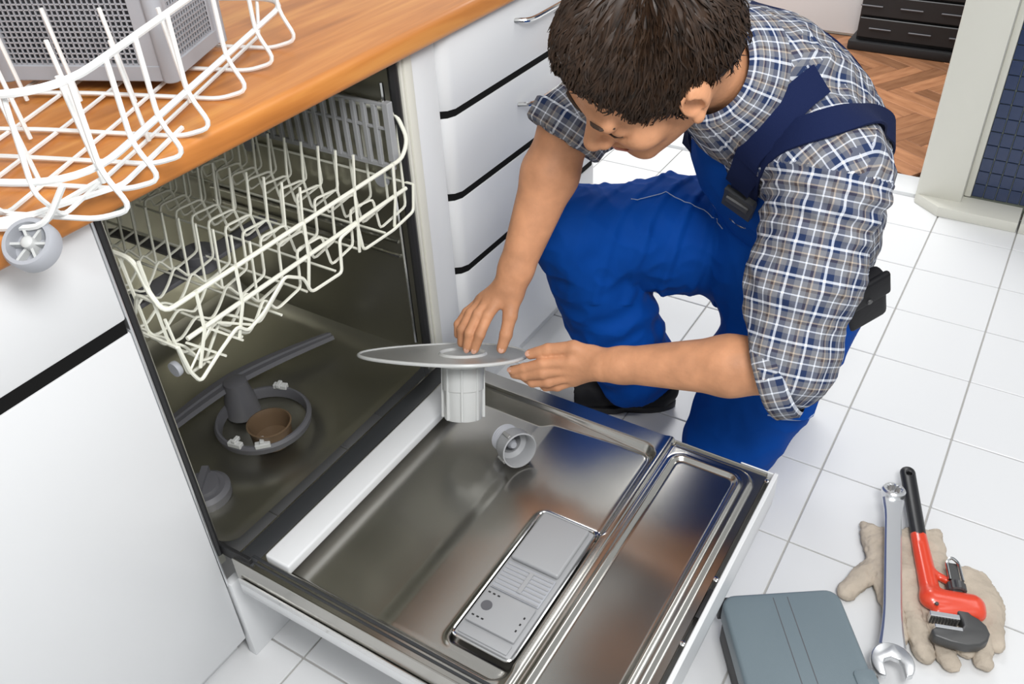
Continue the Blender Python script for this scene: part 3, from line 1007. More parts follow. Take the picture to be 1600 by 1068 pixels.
for sgn in (1, -1):
    mb = MB().tube(on_face([hd(.096, .010 * sgn, .020), hd(.097, .018 * sgn, .025), hd(.096, .027 * sgn, .029), hd(.090, .037 * sgn, .030), hd(.080, .047 * sgn, .025)], .0008), [.0018, .0036, .0040, .0034, .0012], 6)
    put('eyebrow', mb.mesh('eyebrow'), M['eye'], body)
    mb = MB().tube(on_face([hd(.0885, .014 * sgn, .000), hd(.0925, .022 * sgn, -.005), hd(.0935, .030 * sgn, -.006), hd(.0905, .038 * sgn, -.005), hd(.083, .048 * sgn, .001)], .0006), [.0006, .0014, .0017, .0015, .0008], 5)
    put('eyelash', mb.mesh('eyelash'), M['eye'], body)
lp = MB().tube([hd(.092, .020, -.058), hd(.099, .006, -.0555), hd(.1, 0, -.0565), hd(.099, -.006, -.0555), hd(.092, -.020, -.058)], [.001, .0035, .003, .0035, .001], 6)
lp.tube([hd(.091, .018, -.061), hd(.0965, 0, -.0665), hd(.091, -.018, -.061)], [.001, .0045, .001], 6)
put('lips', lp.mesh('lips'), M['lip'], body)

# hair: a thick cap cut by a hairline, with locks combed over it
hs = SDF(HC - .20, HC + .20, .0025)
hs.ell(hd(-.016, 0, .052), HM, np.array([.110, .086, .096]) * HS, .01)
hs.cone(hd(-.06, .03, .0), hd(-.075, .0, -.03), .045, .035, .03)
hs.cone(hd(-.06, -.03, .0), hd(-.075, .0, -.03), .045, .035, .03)
hs.cone(hd(.015, .068, .035), hd(.012, .073, -.004), .014, .007, .012)
hs.cone(hd(.015, -.068, .035), hd(.012, -.073, -.004), .014, .007, .012)
# carve the face, the ears and the nape
hs.ell(hd(.125, 0, .006), HM, np.array([.084, .092, .100]) * HS, .010, True)
hs.ell(hd(.075, .10, -.015), HM, np.array([.062, .050, .070]) * HS, .008, True)
hs.ell(hd(.075, -.10, -.015), HM, np.array([.062, .050, .070]) * HS, .008, True)
hs.ell(hd(-.005, .095, -.008), HM, np.array([.024, .026, .037]) * HS, .004, True)
hs.ell(hd(-.005, -.095, -.008), HM, np.array([.024, .026, .037]) * HS, .004, True)
hs.ell(hd(.0, 0, -.10), HM, np.array([.12, .10, .07]) * HS, .015, True)
V, F = hs.mesh()
N = vnormals(V, F)
L = (V - HC) @ HM.T
ph = np.arctan2(L[:, 1], L[:, 2] - .02)
stp = np.array([noise.noise(Vector((a * 260, b * 60, c * 60))) for a, b, c in np.stack([ph * .12, L[:, 0], L[:, 2]], 1)])
stp2 = np.array([noise.noise(Vector((a * 60, b * 22, c * 22 + 5))) for a, b, c in np.stack([ph * .12, L[:, 0], L[:, 2]], 1)])
V = V + N * (stp2[:, None] * .0035)
hair = put('hair', np_mesh('hair', V, F), M['hair'], man)
from mathutils.bvhtree import BVHTree
hb = BVHTree.FromPolygons([tuple(v) for v in V], [tuple(int(i) for i in f) for f in F])
mb = MB()
crown = np.array([-.055, .01, .125])
cnt = 0
for it in range(4200):
    q = rng.normal(size=3)
    q /= np.linalg.norm(q)
    if q[2] < -.35:
        continue
    p = HC + HM.T @ (np.array([-.016, 0, .052]) + q * np.array([.125, .1, .11])) * 1.0
    loc, nrm, fi, dist = hb.find_nearest(Vector(p))
    if loc is None or dist > .035:
        continue
    pl = HM @ (np.array(loc) - HC)
    front = pl[0] > .055
    if pl[0] > .062 and pl[2] < .088:
        continue
    nn = np.array(nrm)
    # comb direction: away from the crown whorl, forward on top
    d = HM.T @ (pl - crown * HS)
    d = d - nn * (d @ nn)
    d = unit(d) + .35 * HM.T @ np.array([.6, 0, -.3]) + rng.normal(size=3) * .22
    d = unit(d - nn * (d @ nn))
    ln = rng.uniform(.030, .058) * (.45 if front else 1.0)
    pts, cur, dd = [], np.array(loc) - nn * .001, d
    for k in range(5):
        pts.append(tuple(cur + nn * .0012 * k * rng.uniform(.4, 1.5)))
        cur = cur + dd * ln / 4
        l2, n2, _, _ = hb.find_nearest(Vector(cur))
        if k < 2:
            cur = np.array(l2) + np.array(n2) * .0014
        else:
            cur = cur * .6 + (np.array(l2) + np.array(n2) * .002) * .4 + HM.T @ np.array([0, 0, -.0008])
        n2 = np.array(n2)
        dd = unit(dd - n2 * (dd @ n2) + rng.normal(size=3) * .12)
    mb.tube(pts, [.0010, .0016, .0015, .0010, .0003], 3)
    cnt += 1
tag(put('hair_strands', mb.mesh('hair_strands', ang=80), M['hair'], man), kind='stuff')


# ------------------------------------------------------------------ clothes
def seg_coords(V, a, b):
    d = b - a
    t = ((V - a) @ d) / (d @ d)
    c = a + np.clip(t, 0, 1)[:, None] * d
    return t, np.linalg.norm(V - c, axis=1)


def folds(V, N, amp, fx, seed, axes=np.eye(3), ridge=True):
    L = (V @ axes.T) * np.array(fx)
    o = np.array([noise.noise(Vector((x + seed, y, z))) for x, y, z in L])
    if ridge:
        o = 1 - 2.2 * np.abs(o)
    return V + N * (o * amp)[:, None]


def frame_of(d, ref):
    d = unit(d)
    a = unit(np.array(ref) - d * (np.array(ref) @ d))
    return d, a, np.cross(d, a)


TF = np.array([LEFT, FRONT, UPA])
st = SDF((.98, .08, .36), (1.76, .86, 1.06), .0032)
st.cone(P0 + UPA * .05, P1, .150, .150, .05, flat=FRONT, sq=.80)
st.cone(P1, P2, .150, .160, .05, flat=FRONT, sq=.80)
st.cone(P2, P3, .160, .125, .05, flat=FRONT, sq=.78)
st.ell(P2 - FRONT * .03 + UPA * .02, TF, (.155, .11, .15), .04)
for S in (SL, SR):
    st.cone(P3 - UPA * .005, S, .084, .076, .05)
uL, uR = unit(EL - SL), unit(ER - SR)
st.cone(SL, SL + (EL - SL) * .55, .076, .074, .03)
st.cone(SL + (EL - SL) * .55, EL - uL * .01, .074, .069, .02)
st.cone(SR, ER - uR * .012, .070, .060, .03)
# open cuffs: cut square below the elbow, then hollow
cL, cR = EL + uL * .005 + unit(WL - EL) * .02, ER + unit(WR - ER) * .015
st.cone(EL - uL * .035, EL + unit(WL - EL) * .03, .064, .060, .02)
dL = unit(unit(WL - EL) + uL * .25)
dR = unit(unit(WR - ER) + uR * .55)


def cut_local(f, p, n, rad, k=.004):
    """flat cut that only acts near p"""
    p, n = np.array(p, float), unit(n)
    g = f.sub(p - rad, p + rad)
    sl, X, Y, Z = g
    d = (X - p[0]) * n[0] + (Y - p[1]) * n[1] + (Z - p[2]) * n[2]
    near = np.sqrt((X - p[0]) ** 2 + (Y - p[1]) ** 2 + (Z - p[2]) ** 2) - rad * .97
    f.a[sl] = np.where(near < 0, np.maximum(f.a[sl], d.astype(np.float32)), f.a[sl])


cut_local(st, cL, dL, .11)
cut_local(st, cR, dR, .10)
st.cone(EL - uL * .02, EL + unit(WL - EL) * .09, .052, .052, .003, True)
st.cone(ER - uR * .02, ER + unit(WR - ER) * .09, .051, .051, .003, True)
# neck opening
st.cone(P3, NB + unit(nk - NB) * .03, .090, .072, .04)
st.cone(NB + unit(nk - NB) * .015, nk + unit(nk - NB) * .05, .064, .085, .01, True)
V, F = st.mesh()
N = vnormals(V, F)
V = folds(V, N, .0060, (9, 9, 13), 3.1)
V = folds(V, N, .0030, (24, 24, 30), 8.1)
tL, rL = seg_coords(V, SL, EL)
tR, rR = seg_coords(V, SR, ER)
tT, rT = seg_coords(V, P0, P3)
lab = np.zeros(len(V), int)
lab[(tL > .0) & (rL < .12) & (rL < rT * .8)] = 1
lab[(tR > .05) & (rR < .11) & (rR < rT * .9) & (lab == 0)] = 2
# bunched folds where the left sleeve meets the armpit
wv = np.exp(-((tL - .12) / .25) ** 2) * (lab == 1)
V = V + N * (np.sin(tL * 60 + 4 * np.sin(V[:, 1] * 30)) * .003 * wv)[:, None]
shirt = put('shirt', np_mesh('shirt', V, F), M['plaid'], man)
fl_ = lab[F].max(axis=1)
UV = np.zeros((len(F), 4, 2))


def cyl_uv(P, a, d, r1, r2, rad, faces):
    Q = P[F[faces]] - a
    v = Q @ d
    ang = np.arctan2(Q @ r2, Q @ r1)
    ref = ang[:, :1]
    ang = ref + (ang - ref + PI) % (2 * PI) - PI
    UV[faces, :, 0] = ang * rad
    UV[faces, :, 1] = v


cyl_uv(V, SL, *frame_of(EL - SL, (-1, 0, .3)), .076, fl_ == 1)
cyl_uv(V, SR, *frame_of(ER - SR, (-1, -1, .3)), .070, fl_ == 2)
Nf = vnormals(V, F)[F].mean(axis=1)
al, au = np.abs(Nf @ LEFT), Nf @ UPA
Q = V[F] - P2
m0 = fl_ == 0
side_m, top_m = m0 & (al > .80), m0 & (au > .72)
bk_m = m0 & ~side_m & ~top_m
for m_, a_, b_ in ((bk_m, LEFT, UPA), (side_m, FRONT, UPA), (top_m, LEFT, FRONT)):
    UV[m_, :, 0] = (Q @ a_)[m_]
    UV[m_, :, 1] = (Q @ b_)[m_] * (1.0 if b_ is UPA else -1.0)
ul = shirt.data.uv_layers.new(name='UVMap')
ul.data.foreach_set('uv', UV.reshape(-1).astype(np.float32))


def strip(name, pts, nrm, width, thick, m, parent, uvscale=None):
    """ribbon following pts with surface normals nrm"""
    n = len(pts)
    vs, fs = [], []
    for i in range(n):
        p = np.array(pts[i], float)
        t = np.array(pts[min(i + 1, n - 1)], float) - np.array(pts[max(i - 1, 0)], float)
        t = unit(t)
        nn = np.array(nrm[i], float)
        nn = unit(nn - t * (nn @ t))
        s_ = np.cross(t, nn)
        wd = width[i] if hasattr(width, '__len__') else width
        for a, b in ((-1, -1), (1, -1), (1, 1), (-1, 1)):
            vs.append(tuple(p + s_ * a * wd / 2 + nn * b * thick / 2))
    for i in range(n - 1):
        for j in range(4):
            fs.append((i * 4 + j, i * 4 + (j + 1) % 4, (i + 1) * 4 + (j + 1) % 4, (i + 1) * 4 + j))
    fs += [(3, 2, 1, 0), tuple((n - 1) * 4 + j for j in range(4))]
    me = MB().add(vs, fs).mesh(name, ang=50)
    if uvscale is not None:
        u = me.uv_layers.new(name='UVMap')
        for l in me.loops:
            c = me.vertices[l.vertex_index].co
            u.data[l.index].uv = (c.dot(Vector(uvscale[0])), c.dot(Vector(uvscale[1])))
    return put(name, me, m, parent)


# ray helper: drop points on the shirt from outside
sb = BVHTree.FromPolygons([tuple(v) for v in V], [tuple(int(i) for i in f) for f in F])


def drape(path, off, n=24, steps=3):
    """path: rough points outside the body; returns points and normals resting on the shirt"""
    P = [Vector(p) for p in path]
    seg = [0]
    for i in range(1, len(P)):
        seg.append(seg[-1] + (P[i] - P[i - 1]).length)
    out = []
    for k in range(n):
        s = seg[-1] * k / (n - 1)
        i = max(j for j in range(len(P)) if seg[j] <= s + 1e-9)
        i = min(i, len(P) - 2)
        q = P[i].lerp(P[i + 1], (s - seg[i]) / max(seg[i + 1] - seg[i], 1e-9))
        l, nn, _, _ = sb.find_nearest(q)
        out.append((np.array(l), np.array(nn)))
    pt = np.array([o[0] for o in out])
    nm = np.array([o[1] for o in out])
    for _ in range(steps):
        pt[1:-1] = (pt[:-2] + 2 * pt[1:-1] + pt[2:]) / 4
        nm[1:-1] = (nm[:-2] + 2 * nm[1:-1] + nm[2:]) / 4
    return pt + nm * off, nm


# collar: a stand and two pointed leaves
def collar():
    mb = []
    ax = unit(nk - NB)
    f_, l_ = unit(hF * .6 + FRONT * .4), None
    f_ = unit(FRONT - ax * (FRONT @ ax))
    l_ = np.cross(ax, f_)
    n = 40
    vs, fs = [], []
    base = NB + ax * .072
    for i in range(n + 1):
        a = math.radians(18 + (342 - 18) * i / n)
        dr = f_ * math.cos(a) + l_ * math.sin(a)
        back = .5 - .5 * math.cos(a)
        point = math.exp(-((min(a, 2 * PI - a) - .62) / .42) ** 2)
        rtop = .066
        top = base + dr * rtop + ax * (.034 + .010 * back)
        lo_ = base + dr * (.098 + .028 * point) - ax * (.022 + .085 * point)
        mid = base + dr * .080 + ax * (.030 + .008 * back)
        ins = base + dr * (rtop - .004) - ax * .02
        for p in (ins, top, mid, lo_, lo_ - dr * .003):
            vs.append(tuple(p))
    for i in range(n):
        for j in range(4):
            fs.append((i * 5 + j, i * 5 + j + 1, (i + 1) * 5 + j + 1, (i + 1) * 5 + j))
    me = MB().add(vs, fs).mesh('collar', ang=60)
    u = me.uv_layers.new(name='UVMap')
    for l in me.loops:
        i, j = divmod(l.vertex_index, 5)
        u.data[l.index].uv = (i * .0125, (0, .045, .062, .125, .13)[j])
    return put('collar', me, M['plaid'], shirt)


collar()
# rolled cuffs
for nm_, (c, d, r) in dict(L=(cL, dL, .073), R=(cR, dR, .066)).items():
    d, a, b = frame_of(d, (0, 0, 1))
    n = 40
    vs, fs = [], []
    for i in range(n):
        t = 2 * PI * i / n
        dr = a * math.cos(t) + b * math.sin(t)
        wob = 1 + .03 * math.sin(3 * t + 1) + .015 * math.sin(7 * t)
        for rr_, z in ((r - .012, -.020), (r - .010, .003), (r - .002, .006), (r + .003, .002), (r + .005, -.030), (r - .002, -.036)):
            vs.append(tuple(c + dr * rr_ * wob + d * z))
    for i in range(n):
        for j in range(5):
            fs.append((i * 6 + j, i * 6 + j + 1, ((i + 1) % n) * 6 + j + 1, ((i + 1) % n) * 6 + j))
    me = MB().add(vs, fs).mesh('cuff', ang=60)
    u = me.uv_layers.new(name='UVMap')
    for pl in me.polygons:
        for li in pl.loop_indices:
            i, j = divmod(me.loops[li].vertex_index, 6)
            if i == 0 and max(me.loops[k].vertex_index for k in pl.loop_indices) > 6 * (n - 2):
                i = n
            u.data[li].uv = (i * 2 * PI * r / n, (0, .01, .014, .02, .05, .055)[j])
    put('cuff', me, M['plaid'], shirt)

# overalls: legs, seat and bib
tr = SDF((1.0, .08, -.01), (1.78, .86, .92), .0034)
P0 = np.array([1.505, .358, .41])
tr.cone(P0 - UPA * .02, P0 + UPA * .07, .150, .150, .05, flat=FRONT, sq=.82)
tr.cone(P0 + UPA * .06, P1, .146, .150, .03, flat=FRONT, sq=.84)
tr.ell(P0 - FRONT * .02 - UPA * .03, TF, (.155, .105, .11), .05)
tr.cone(P0 + LEFT * .05 + UPA * .02, P0 + LEFT * .085 + UPA * .07, .085, .080, .04)
tr.cone(HL, HL + (KL - HL) * .5, .114, .106, .04)
tr.cone(HL + (KL - HL) * .5, KL, .106, .090, .03)
tr.cone(KL, AL, .080, .062, .02)
tr.cone(HR, HR + (KR - HR) * .5, .115, .104, .04)
tr.cone(HR + (KR - HR) * .5, KR, .104, .080, .03)
tr.cone(KR, KR + (AR - KR) * .5, .080, .086, .02)
tr.cone(KR + (AR - KR) * .5, AR + (0, 0, .01), .086, .080, .02)
cut_local(tr, AR + np.array([0, 0, -.005]), (AR - KR) + np.array([0, 0, -.1]), .13)
tr.plane((0, 0, .004), (0, 0, -1))
V, F = tr.mesh()
N = vnormals(V, F)
ax1 = unit(KR - HR)
V = folds(V, N, .0065, (7, 7, 7), 21.3)
# diagonal folds radiating over the raised thigh, cross folds at knee and groin
t1, r1 = seg_coords(V, HR, KR)
side = unit(np.cross(ax1, (0, 0, 1)))
q1 = (V - HR) @ ax1
q2 = (V - HR) @ side
wth = np.exp(-((t1 - .55) / .45) ** 2) * (r1 < .14)
V = V + N * (np.maximum(0, np.sin(q1 * 95 + q2 * 70 + 3 * np.sin(q2 * 20))) ** 2 * .0055 * wth)[:, None]
t2, r2 = seg_coords(V, KR, AR)
w2 = np.exp(-((t2 - .75) / .35) ** 2) * (r2 < .12)
V = V + N * (np.sin(t2 * 42 + 2 * np.sin((V @ side) * 40)) * .0045 * w2)[:, None]
V = folds(V, N, .0028, (22, 22, 22), 2.3)
trs = put('overalls', np_mesh('overalls', V, F), M['blue'], man)

# bib on the chest
bb = SDF((.98, .08, .40), (1.70, .86, 1.0), .0034)
bb.cone(P1 - UPA * .06, P2, .156, .166, .05, flat=FRONT, sq=.82)
bb.cone(P2, P3, .166, .135, .05, flat=FRONT, sq=.80)
bb.plane(P2 + FRONT * .045, -FRONT)
bb.plane(P3 + UPA * .00 + FRONT * .05, UPA)
bb.plane(P2 + LEFT * .120, LEFT)
bb.plane(P2 - LEFT * .120, -LEFT)
V, F = bb.mesh()
N = vnormals(V, F)
V = folds(V, N, .003, (12, 12, 12), 5.5)
put('bib', np_mesh('bib', V, F), M['blue'], trs)


def world_pt(u, l, f):
    return P2 + UPA * u + LEFT * l + FRONT * f


# straps over the shoulders, following the shirt
pts, nm = drape([(1.24, .366, .69), (1.205, .345, .754), (1.175, .315, .805), (1.165, .273, .84), (1.18, .2375, .855), (1.24, .205, .85), (1.33, .205, .81), (1.42, .24, .74), (1.52, .30, .62)], .0075, 44, 5)
strip('strap', pts, nm, .046, .0035, M['navy'], man)
pts, nm = drape([(1.22, .366, .72), (1.18, .34, .792), (1.181, .318, .836), (1.2055, .3027, .867), (1.240, .288, .886)], .013, 22, 3)
strip('strap', pts, nm, .045, .0035, M['navy'], man)
pts, nm = drape([world_pt(.03, -.08, .13), world_pt(.17, -.10, .06), world_pt(.20, -.10, -.02), world_pt(.05, -.03, -.2), world_pt(-.12, 0, -.2)], .006, 36, 6)
strip('strap', pts, nm, .044, .0035, M['navy'], man)
pts, nm = drape([(1.262, .372, .665), (1.235, .362, .705)], .014, 6, 1)
bk = strip('buckle', pts, nm, .054, .010, M['dark'], man)
pts, nm = drape([(1.250, .368, .682), (1.243, .366, .694)], .021, 4, 0)
strip('slide_bar', pts, nm, .040, .004, M['iron'], bk)

# seams and pocket
side_n = unit(np.cross(KL - HL, (0, 0, 1)))
ovb = BVHTree.FromPolygons([tuple(v) for v in np.array([v.co[:] for v in trs.data.vertices])], [tuple(p.vertices) for p in trs.data.polygons])


def on_trousers(path, off, n=20):
    P = [Vector(p) for p in path]
    out = []
    for i in range(len(P) - 1):
        for k in range(n):
            q = P[i].lerp(P[i + 1], k / n)
            l, nn, _, _ = ovb.find_nearest(q)
            out.append((np.array(l) + np.array(nn) * off, np.array(nn)))
    return [o[0] for o in out], [o[1] for o in out]


pts, nm = on_trousers([(1.312, .262, .272), (1.322, .232, .268), (1.345, .205, .262)], .004, 8)
cp = strip('cargo_pocket', pts, nm, .085, .006, M['blue'], trs)
pts, nm = on_trousers([(1.287, .285, .238), (1.303, .232, .230), (1.335, .195, .226)], .009, 8)
put('stitching', MB().tube([tuple(p) for p in pts], .0014, 5).mesh('stitching'), M['thread'], cp)
pts, nm = on_trousers([(1.335, .60, .575), (1.385, .555, .5845), (1.409, .4865, .5496), (1.378, .4125, .5443)], .0012, 8)
put('stitching', MB().tube([tuple(p) for p in pts], .0009, 5).mesh('stitching'), M['thread'], trs)

# belt pouch at the left hip
pc = np.array([1.418, .186, .452])
T = Matrix(((FRONT[0], UPA[0], LEFT[0], pc[0]), (FRONT[1], UPA[1], LEFT[1], pc[1]), (FRONT[2], UPA[2], LEFT[2], pc[2]), (0, 0, 0, 1)))
po = put('belt_pouch', MB().box((-.042, -.075, -.012), (.042, .055, .022), T).mesh('belt_pouch', .012, 3), M['leather'], man)
put('flap', MB().box((-.045, .0, .014), (.045, .062, .027), T).mesh('flap', .006, 3), M['leather'], po)
put('press_stud', MB().lathe([(0, .026), (.006, .026), (.005, .0295), (0, .030)], 14, T @ Matrix.Translation((0, .012, 0))).mesh('press_stud'), M['iron'], po)


# shoes
def shoe(heel, toe, up_=(0, 0, 1)):
    heel, toe = np.array(heel, float), np.array(toe, float)
    d = unit(toe - heel)
    u = unit(np.array(up_) - d * (np.array(up_) @ d))
    s_ = np.cross(u, d)
    ln = np.linalg.norm(toe - heel)
    R_ = np.array([d, s_, u])
    f = SDF(np.minimum(heel, toe) - .12, np.maximum(heel, toe) + .14, .003)
    f.ell(heel + d * ln * .74 + u * .040, R_, (.088, .050, .040), .02)
    f.ell(heel + d * ln * .30 + u * .045, R_, (.085, .042, .045), .02)
    f.cone(heel + d * .045 + u * .05, heel + d * .055 + u * .12, .042, .042, .02)
    f.cone(heel + d * .10 + u * .07, heel + d * ln * .62 + u * .045, .036, .036, .02)
    f.plane(heel + u * .010, -u)
    f.cone(heel + d * .052 + u * .10, heel + d * .056 + u * .18, .034, .036, .004, True)
    V, F = f.mesh()
    N = vnormals(V, F)
    V = folds(V, N, .0018, (30, 30, 30), 1.1)
    me = np_mesh('shoe', V, F)
    o = put('shoe', me, M['leather'], man)
    sp = []
    for i in range(40):
        a = 2 * PI * i / 40
        c_ = math.cos(a)
        wx = .052 - .008 * (c_ < 0) - .008 * math.exp(-((c_ + .1) / .4) ** 2)
        sp.append((ln * .5 + c_ * (ln * .5 + .004), math.sin(a) * wx))
    T = Matrix(((d[0], s_[0], u[0], heel[0]), (d[1], s_[1], u[1], heel[1]), (d[2], s_[2], u[2], heel[2]), (0, 0, 0, 1)))
    put('sole', MB().prism(sp, 0, .018, T).mesh('sole', .003, 2), M['black'], o)
    f = SDF(toe - .12, toe + .12, .003)
    f.ell(heel + d * ln * .78 + u * .038, R_, (.083, .052, .043), .02)
    f.plane(heel + d * ln * .86, -d)
    f.plane(heel + u * .012, -u)
    V, F = f.mesh()
    put('toe_cap', np_mesh('toe_cap', V, F), M['toecap'], o)
    for q in range(4):
        c = heel + d * (ln * .42 + q * .022) + u * (.086 - q * .005)
        put('lace', MB().tube([tuple(c - s_ * .026 - u * .008), tuple(c + u * .006), tuple(c + s_ * .026 - u * .008 + d * .01)], .002, 6).mesh('lace'), M['lace'], o)
    return o


shoe((1.475, .535, 0), (1.365, .775, 0))
shoe((1.70, .295, .232), (1.622, .318, .004), (-1, .15, .1))

# ================================================================== FILTER PLATE IN HIS HANDS
n_ = unit((.409, .208, .888))
e1 = np.array([.52339, -.85105, -.04214])
e1 = unit(e1 - n_ * (e1 @ n_))
e2 = np.cross(n_, e1)
pc = (.967, .742, .420)
fpl = thing('filter_plate', 'grey steel filter plate with a cylinder below, held in his hands', 'filter plate', pc)
fpl.matrix_world = Matrix(((e1[0], e2[0], n_[0], pc[0]), (e1[1], e2[1], n_[1], pc[1]), (e1[2], e2[2], n_[2], pc[2]), (0, 0, 0, 1)))
out = []
for i in range(64):
    a = 2 * PI * i / 64
    r = .112
    x, y = r * math.cos(a), r * .92 * math.sin(a)
    if x < 0:
        x = x * (1 + .62 * abs(math.cos(a)) ** 1.5)
    out.append((x, y))
put('plate', MB().prism(out, -.0015, .0010).mesh('plate', .0006, 1), M['filt'], fpl, True)
put('rim', MB().tube([(x, y, 0) for x, y in out], .0032, 8, True).mesh('rim'), M['cloudy'], fpl, True)
put('collar_ring', MB().lathe([(.040, -.004), (.062, -.004), (.066, -.008), (.060, -.014), (.044, -.018), (.038, -.018), (.038, -.010)], 40, None, True).mesh('collar_ring'), M['cloudy'], fpl, True)
put('cylinder', MB().lathe([(.0345, -.015), (.0365, -.02), (.0365, -.060), (.0345, -.062), (.0335, -.112), (.0325, -.114), (0, -.114)], 40, None).mesh('cylinder'), M['cloudy'], fpl, True)
for q in range(8):
    a = q * PI / 4
    T = Matrix.Rotation(a, 4, 'Z')
    put('rib', MB().box((.033, -.002, -.112), (.0385, .002, -.02), T).mesh('rib', .0006, 1), M['cloudy'], fpl, True)
put('inner_ring', MB().lathe([(.036, .001), (.040, .005), (.043, .001)], 40, None, True).mesh('inner_ring'), M['cloudy'], fpl, True)

# small filter cup lying on the door
fc = thing('filter_cup', 'small clear ribbed plastic filter cup lying on the steel door', 'filter cup', (.935, .628, .252))
dax = Vector((-.45, -.80, .22)).normalized()
TT = Matrix.Translation((0, 0, .0335)) @ dax.to_track_quat('Z', 'Y').to_matrix().to_4x4() @ Matrix.Scale(1.15, 4)
put('cup', MB().lathe([(.0, -.030), (.017, -.030), (.020, -.026), (.021, -.006), (.026, -.002), (.0275, .004), (.0275, .022), (.0285, .025), (.0265, .026), (.0245, .022), (.0240, .0), (.017, -.004), (.016, -.022), (0, -.022)], 36, TT).mesh('cup'), M['greyp2'], fc, True)
for q in range(5):
    put('thread_ring', MB().lathe([(.0205, -.025 + q * .0048), (.0228, -.0238 + q * .0048), (.0205, -.0226 + q * .0048)], 32, TT, True).mesh('thread_ring'), M['greyp'], fc, True)
for q in range(4):
    put('grip_lug', MB().box((.026, -.003, .002), (.0305, .003, .022), TT @ Matrix.Rotation(q * PI / 2 + .4, 4, 'Z')).mesh('grip_lug', .001, 1), M['clear'], fc, True)
put('valve_core', MB().lathe([(.0, -.022), (.008, -.022), (.008, .0), (.005, .006), (0, .006)], 20, TT).mesh('valve_core'), M['greyp'], fc, True)

# ================================================================== TOOLS ON THE FLOOR
def gl_sdf(fr_pts, lo, hi):
    f = SDF(lo, hi, .003)
    for a, b, ra, rb, k in fr_pts:
        f.cone(a, b, ra, rb, k, flat=(0, 0, 1), sq=.62)
    return f


def glove(name, label, O, ang, mirror, fingers, seed, pl=.16, pw_=1.0):
    ca, sa_ = math.cos(ang), math.sin(ang)

    def W(x, y, z):
        y = y * mirror
        return (O[0] + ca * x - sa_ * y, O[1] + sa_ * x + ca * y, O[2] + z)
    f = SDF((O[0] - .34, O[1] - .28, -.005), (O[0] + .34, O[1] + .28, .08), .003)
    for yy in (-.045, -.015, .015, .045):
        yy *= pw_
        f.cone(W(.01, yy * 1.15, .020), W(pl * .69, yy * .95, .022), .022, .024, .02, flat=(0, 0, 1), sq=.75)
        f.cone(W(pl * .69, yy * .95, .022), W(pl, yy * .92, .020), .024, .022, .015, flat=(0, 0, 1), sq=.7)
    for sg in (-1, 1):
        f.cone(W(.03, sg * .045 * pw_, .018), W(-.012, sg * .066 * pw_, .020), .020, .007, .008)
    for (x0_, y0_, x1_, y1_, r_) in fingers:
        xm, ym = (x0_ + x1_) / 2, (y0_ + y1_) / 2
        f.cone(W(x0_, y0_, .020), W(xm, ym, .022), r_ * 1.05, r_, .006)
        f.cone(W(xm, ym, .021), W(x1_, y1_, .017), r_, r_ * .88, .006)
    f.plane((0, 0, .001), (0, 0, -1))
    # cuff mouth
    f.cone(W(-.05, -.04, .02), W(.015, -.035, .02), .014, .012, .004, True)
    f.cone(W(-.05, .04, .02), W(.015, .035, .02), .014, .012, .004, True)
    f.cone(W(-.05, .0, .02), W(.015, .0, .02), .014, .012, .004, True)
    V, F = f.mesh()
    N = vnormals(V, F)
    V = folds(V, N, .0032, (34, 34, 34), seed)
    V = folds(V, N, .0022, (80, 80, 80), seed + 3)
    V[:, 2] = np.maximum(V[:, 2] * .66, .0008)
    g = put(name, np_mesh(name, V, F), M['glove'])
    tag(g, label, 'glove', 'pair of work gloves')
    mb = MB()
    pts = []
    for yy in np.linspace(-.055 * pw_, .055 * pw_, 9):
        pts.append(W(.008, yy, .022 - abs(yy) * .10))
    mb.tube(pts, .0022, 6)
    put('hem', mb.mesh('hem'), M['glove'], g)
    return g


ga = math.atan2(-.11, -.27)
glove('work_glove', 'beige work glove lying under the two wrenches, thumb towards the toolbox', (1.325, .002, 0), ga, 1,
      [(.15, .048, .245, .062, .0155), (.155, .016, .275, .030, .0165), (.155, -.016, .265, -.008, .016), (.15, -.044, .235, -.044, .0145), (.08, -.055, .150, -.118, .0165)], 4.0)
glove('work_glove', 'beige work glove sticking out beyond the red pipe wrench head', (1.275, -.115, 0), ga + .03, -1,
      [(.05, .040, .055, .064, .0125), (.07, .026, .150, .040, .0145), (.08, .000, .175, .008, .0155), (.08, -.024, .14, -.020, .014)], 9.0, .085, .52)

# combination wrench
wa, wb = Vector((1.385, .038, .052)), Vector((1.012, -.046, .046))
ex = (wb - wa).normalized()
cw = thing('combination_wrench', 'long chrome combination wrench lying on the beige glove', 'wrench', tuple(wa))
ey = Vector((0, 0, 1)).cross(ex).normalized()
ez = ex.cross(ey)
cw.matrix_world = Matrix(((ex.x, ey.x, ez.x, wa.x), (ex.y, ey.y, ez.y, wa.y), (ex.z, ey.z, ez.z, wa.z), (0, 0, 0, 1)))
T15 = Matrix.Translation((0, 0, .002)) @ Matrix.Rotation(math.radians(-12), 4, 'Y')
mb = MB()
n = 48
prof = []
vs, fs = [], []
for i in range(n):
    a = 2 * PI * i / n
    ri = .0135 + .0013 * math.cos(12 * a)
    for r, z in ((ri, -.0075), (.0205, -.0075), (.0222, -.004), (.0222, .005), (.0195, .0085), (ri + .002, .0085), (ri, .0070)):
        vs.append(T15 @ Vector((r * math.cos(a), r * math.sin(a), z)))
for i in range(n):
    for j in range(7):
        fs.append((i * 7 + j, i * 7 + (j + 1) % 7, ((i + 1) % n) * 7 + (j + 1) % 7, ((i + 1) % n) * 7 + j))
mb.add(vs, fs)
put('ring_end', mb.mesh('ring_end', ang=30), M['satin'], cw, True)
LW = (wb - wa).length
sh_ = []
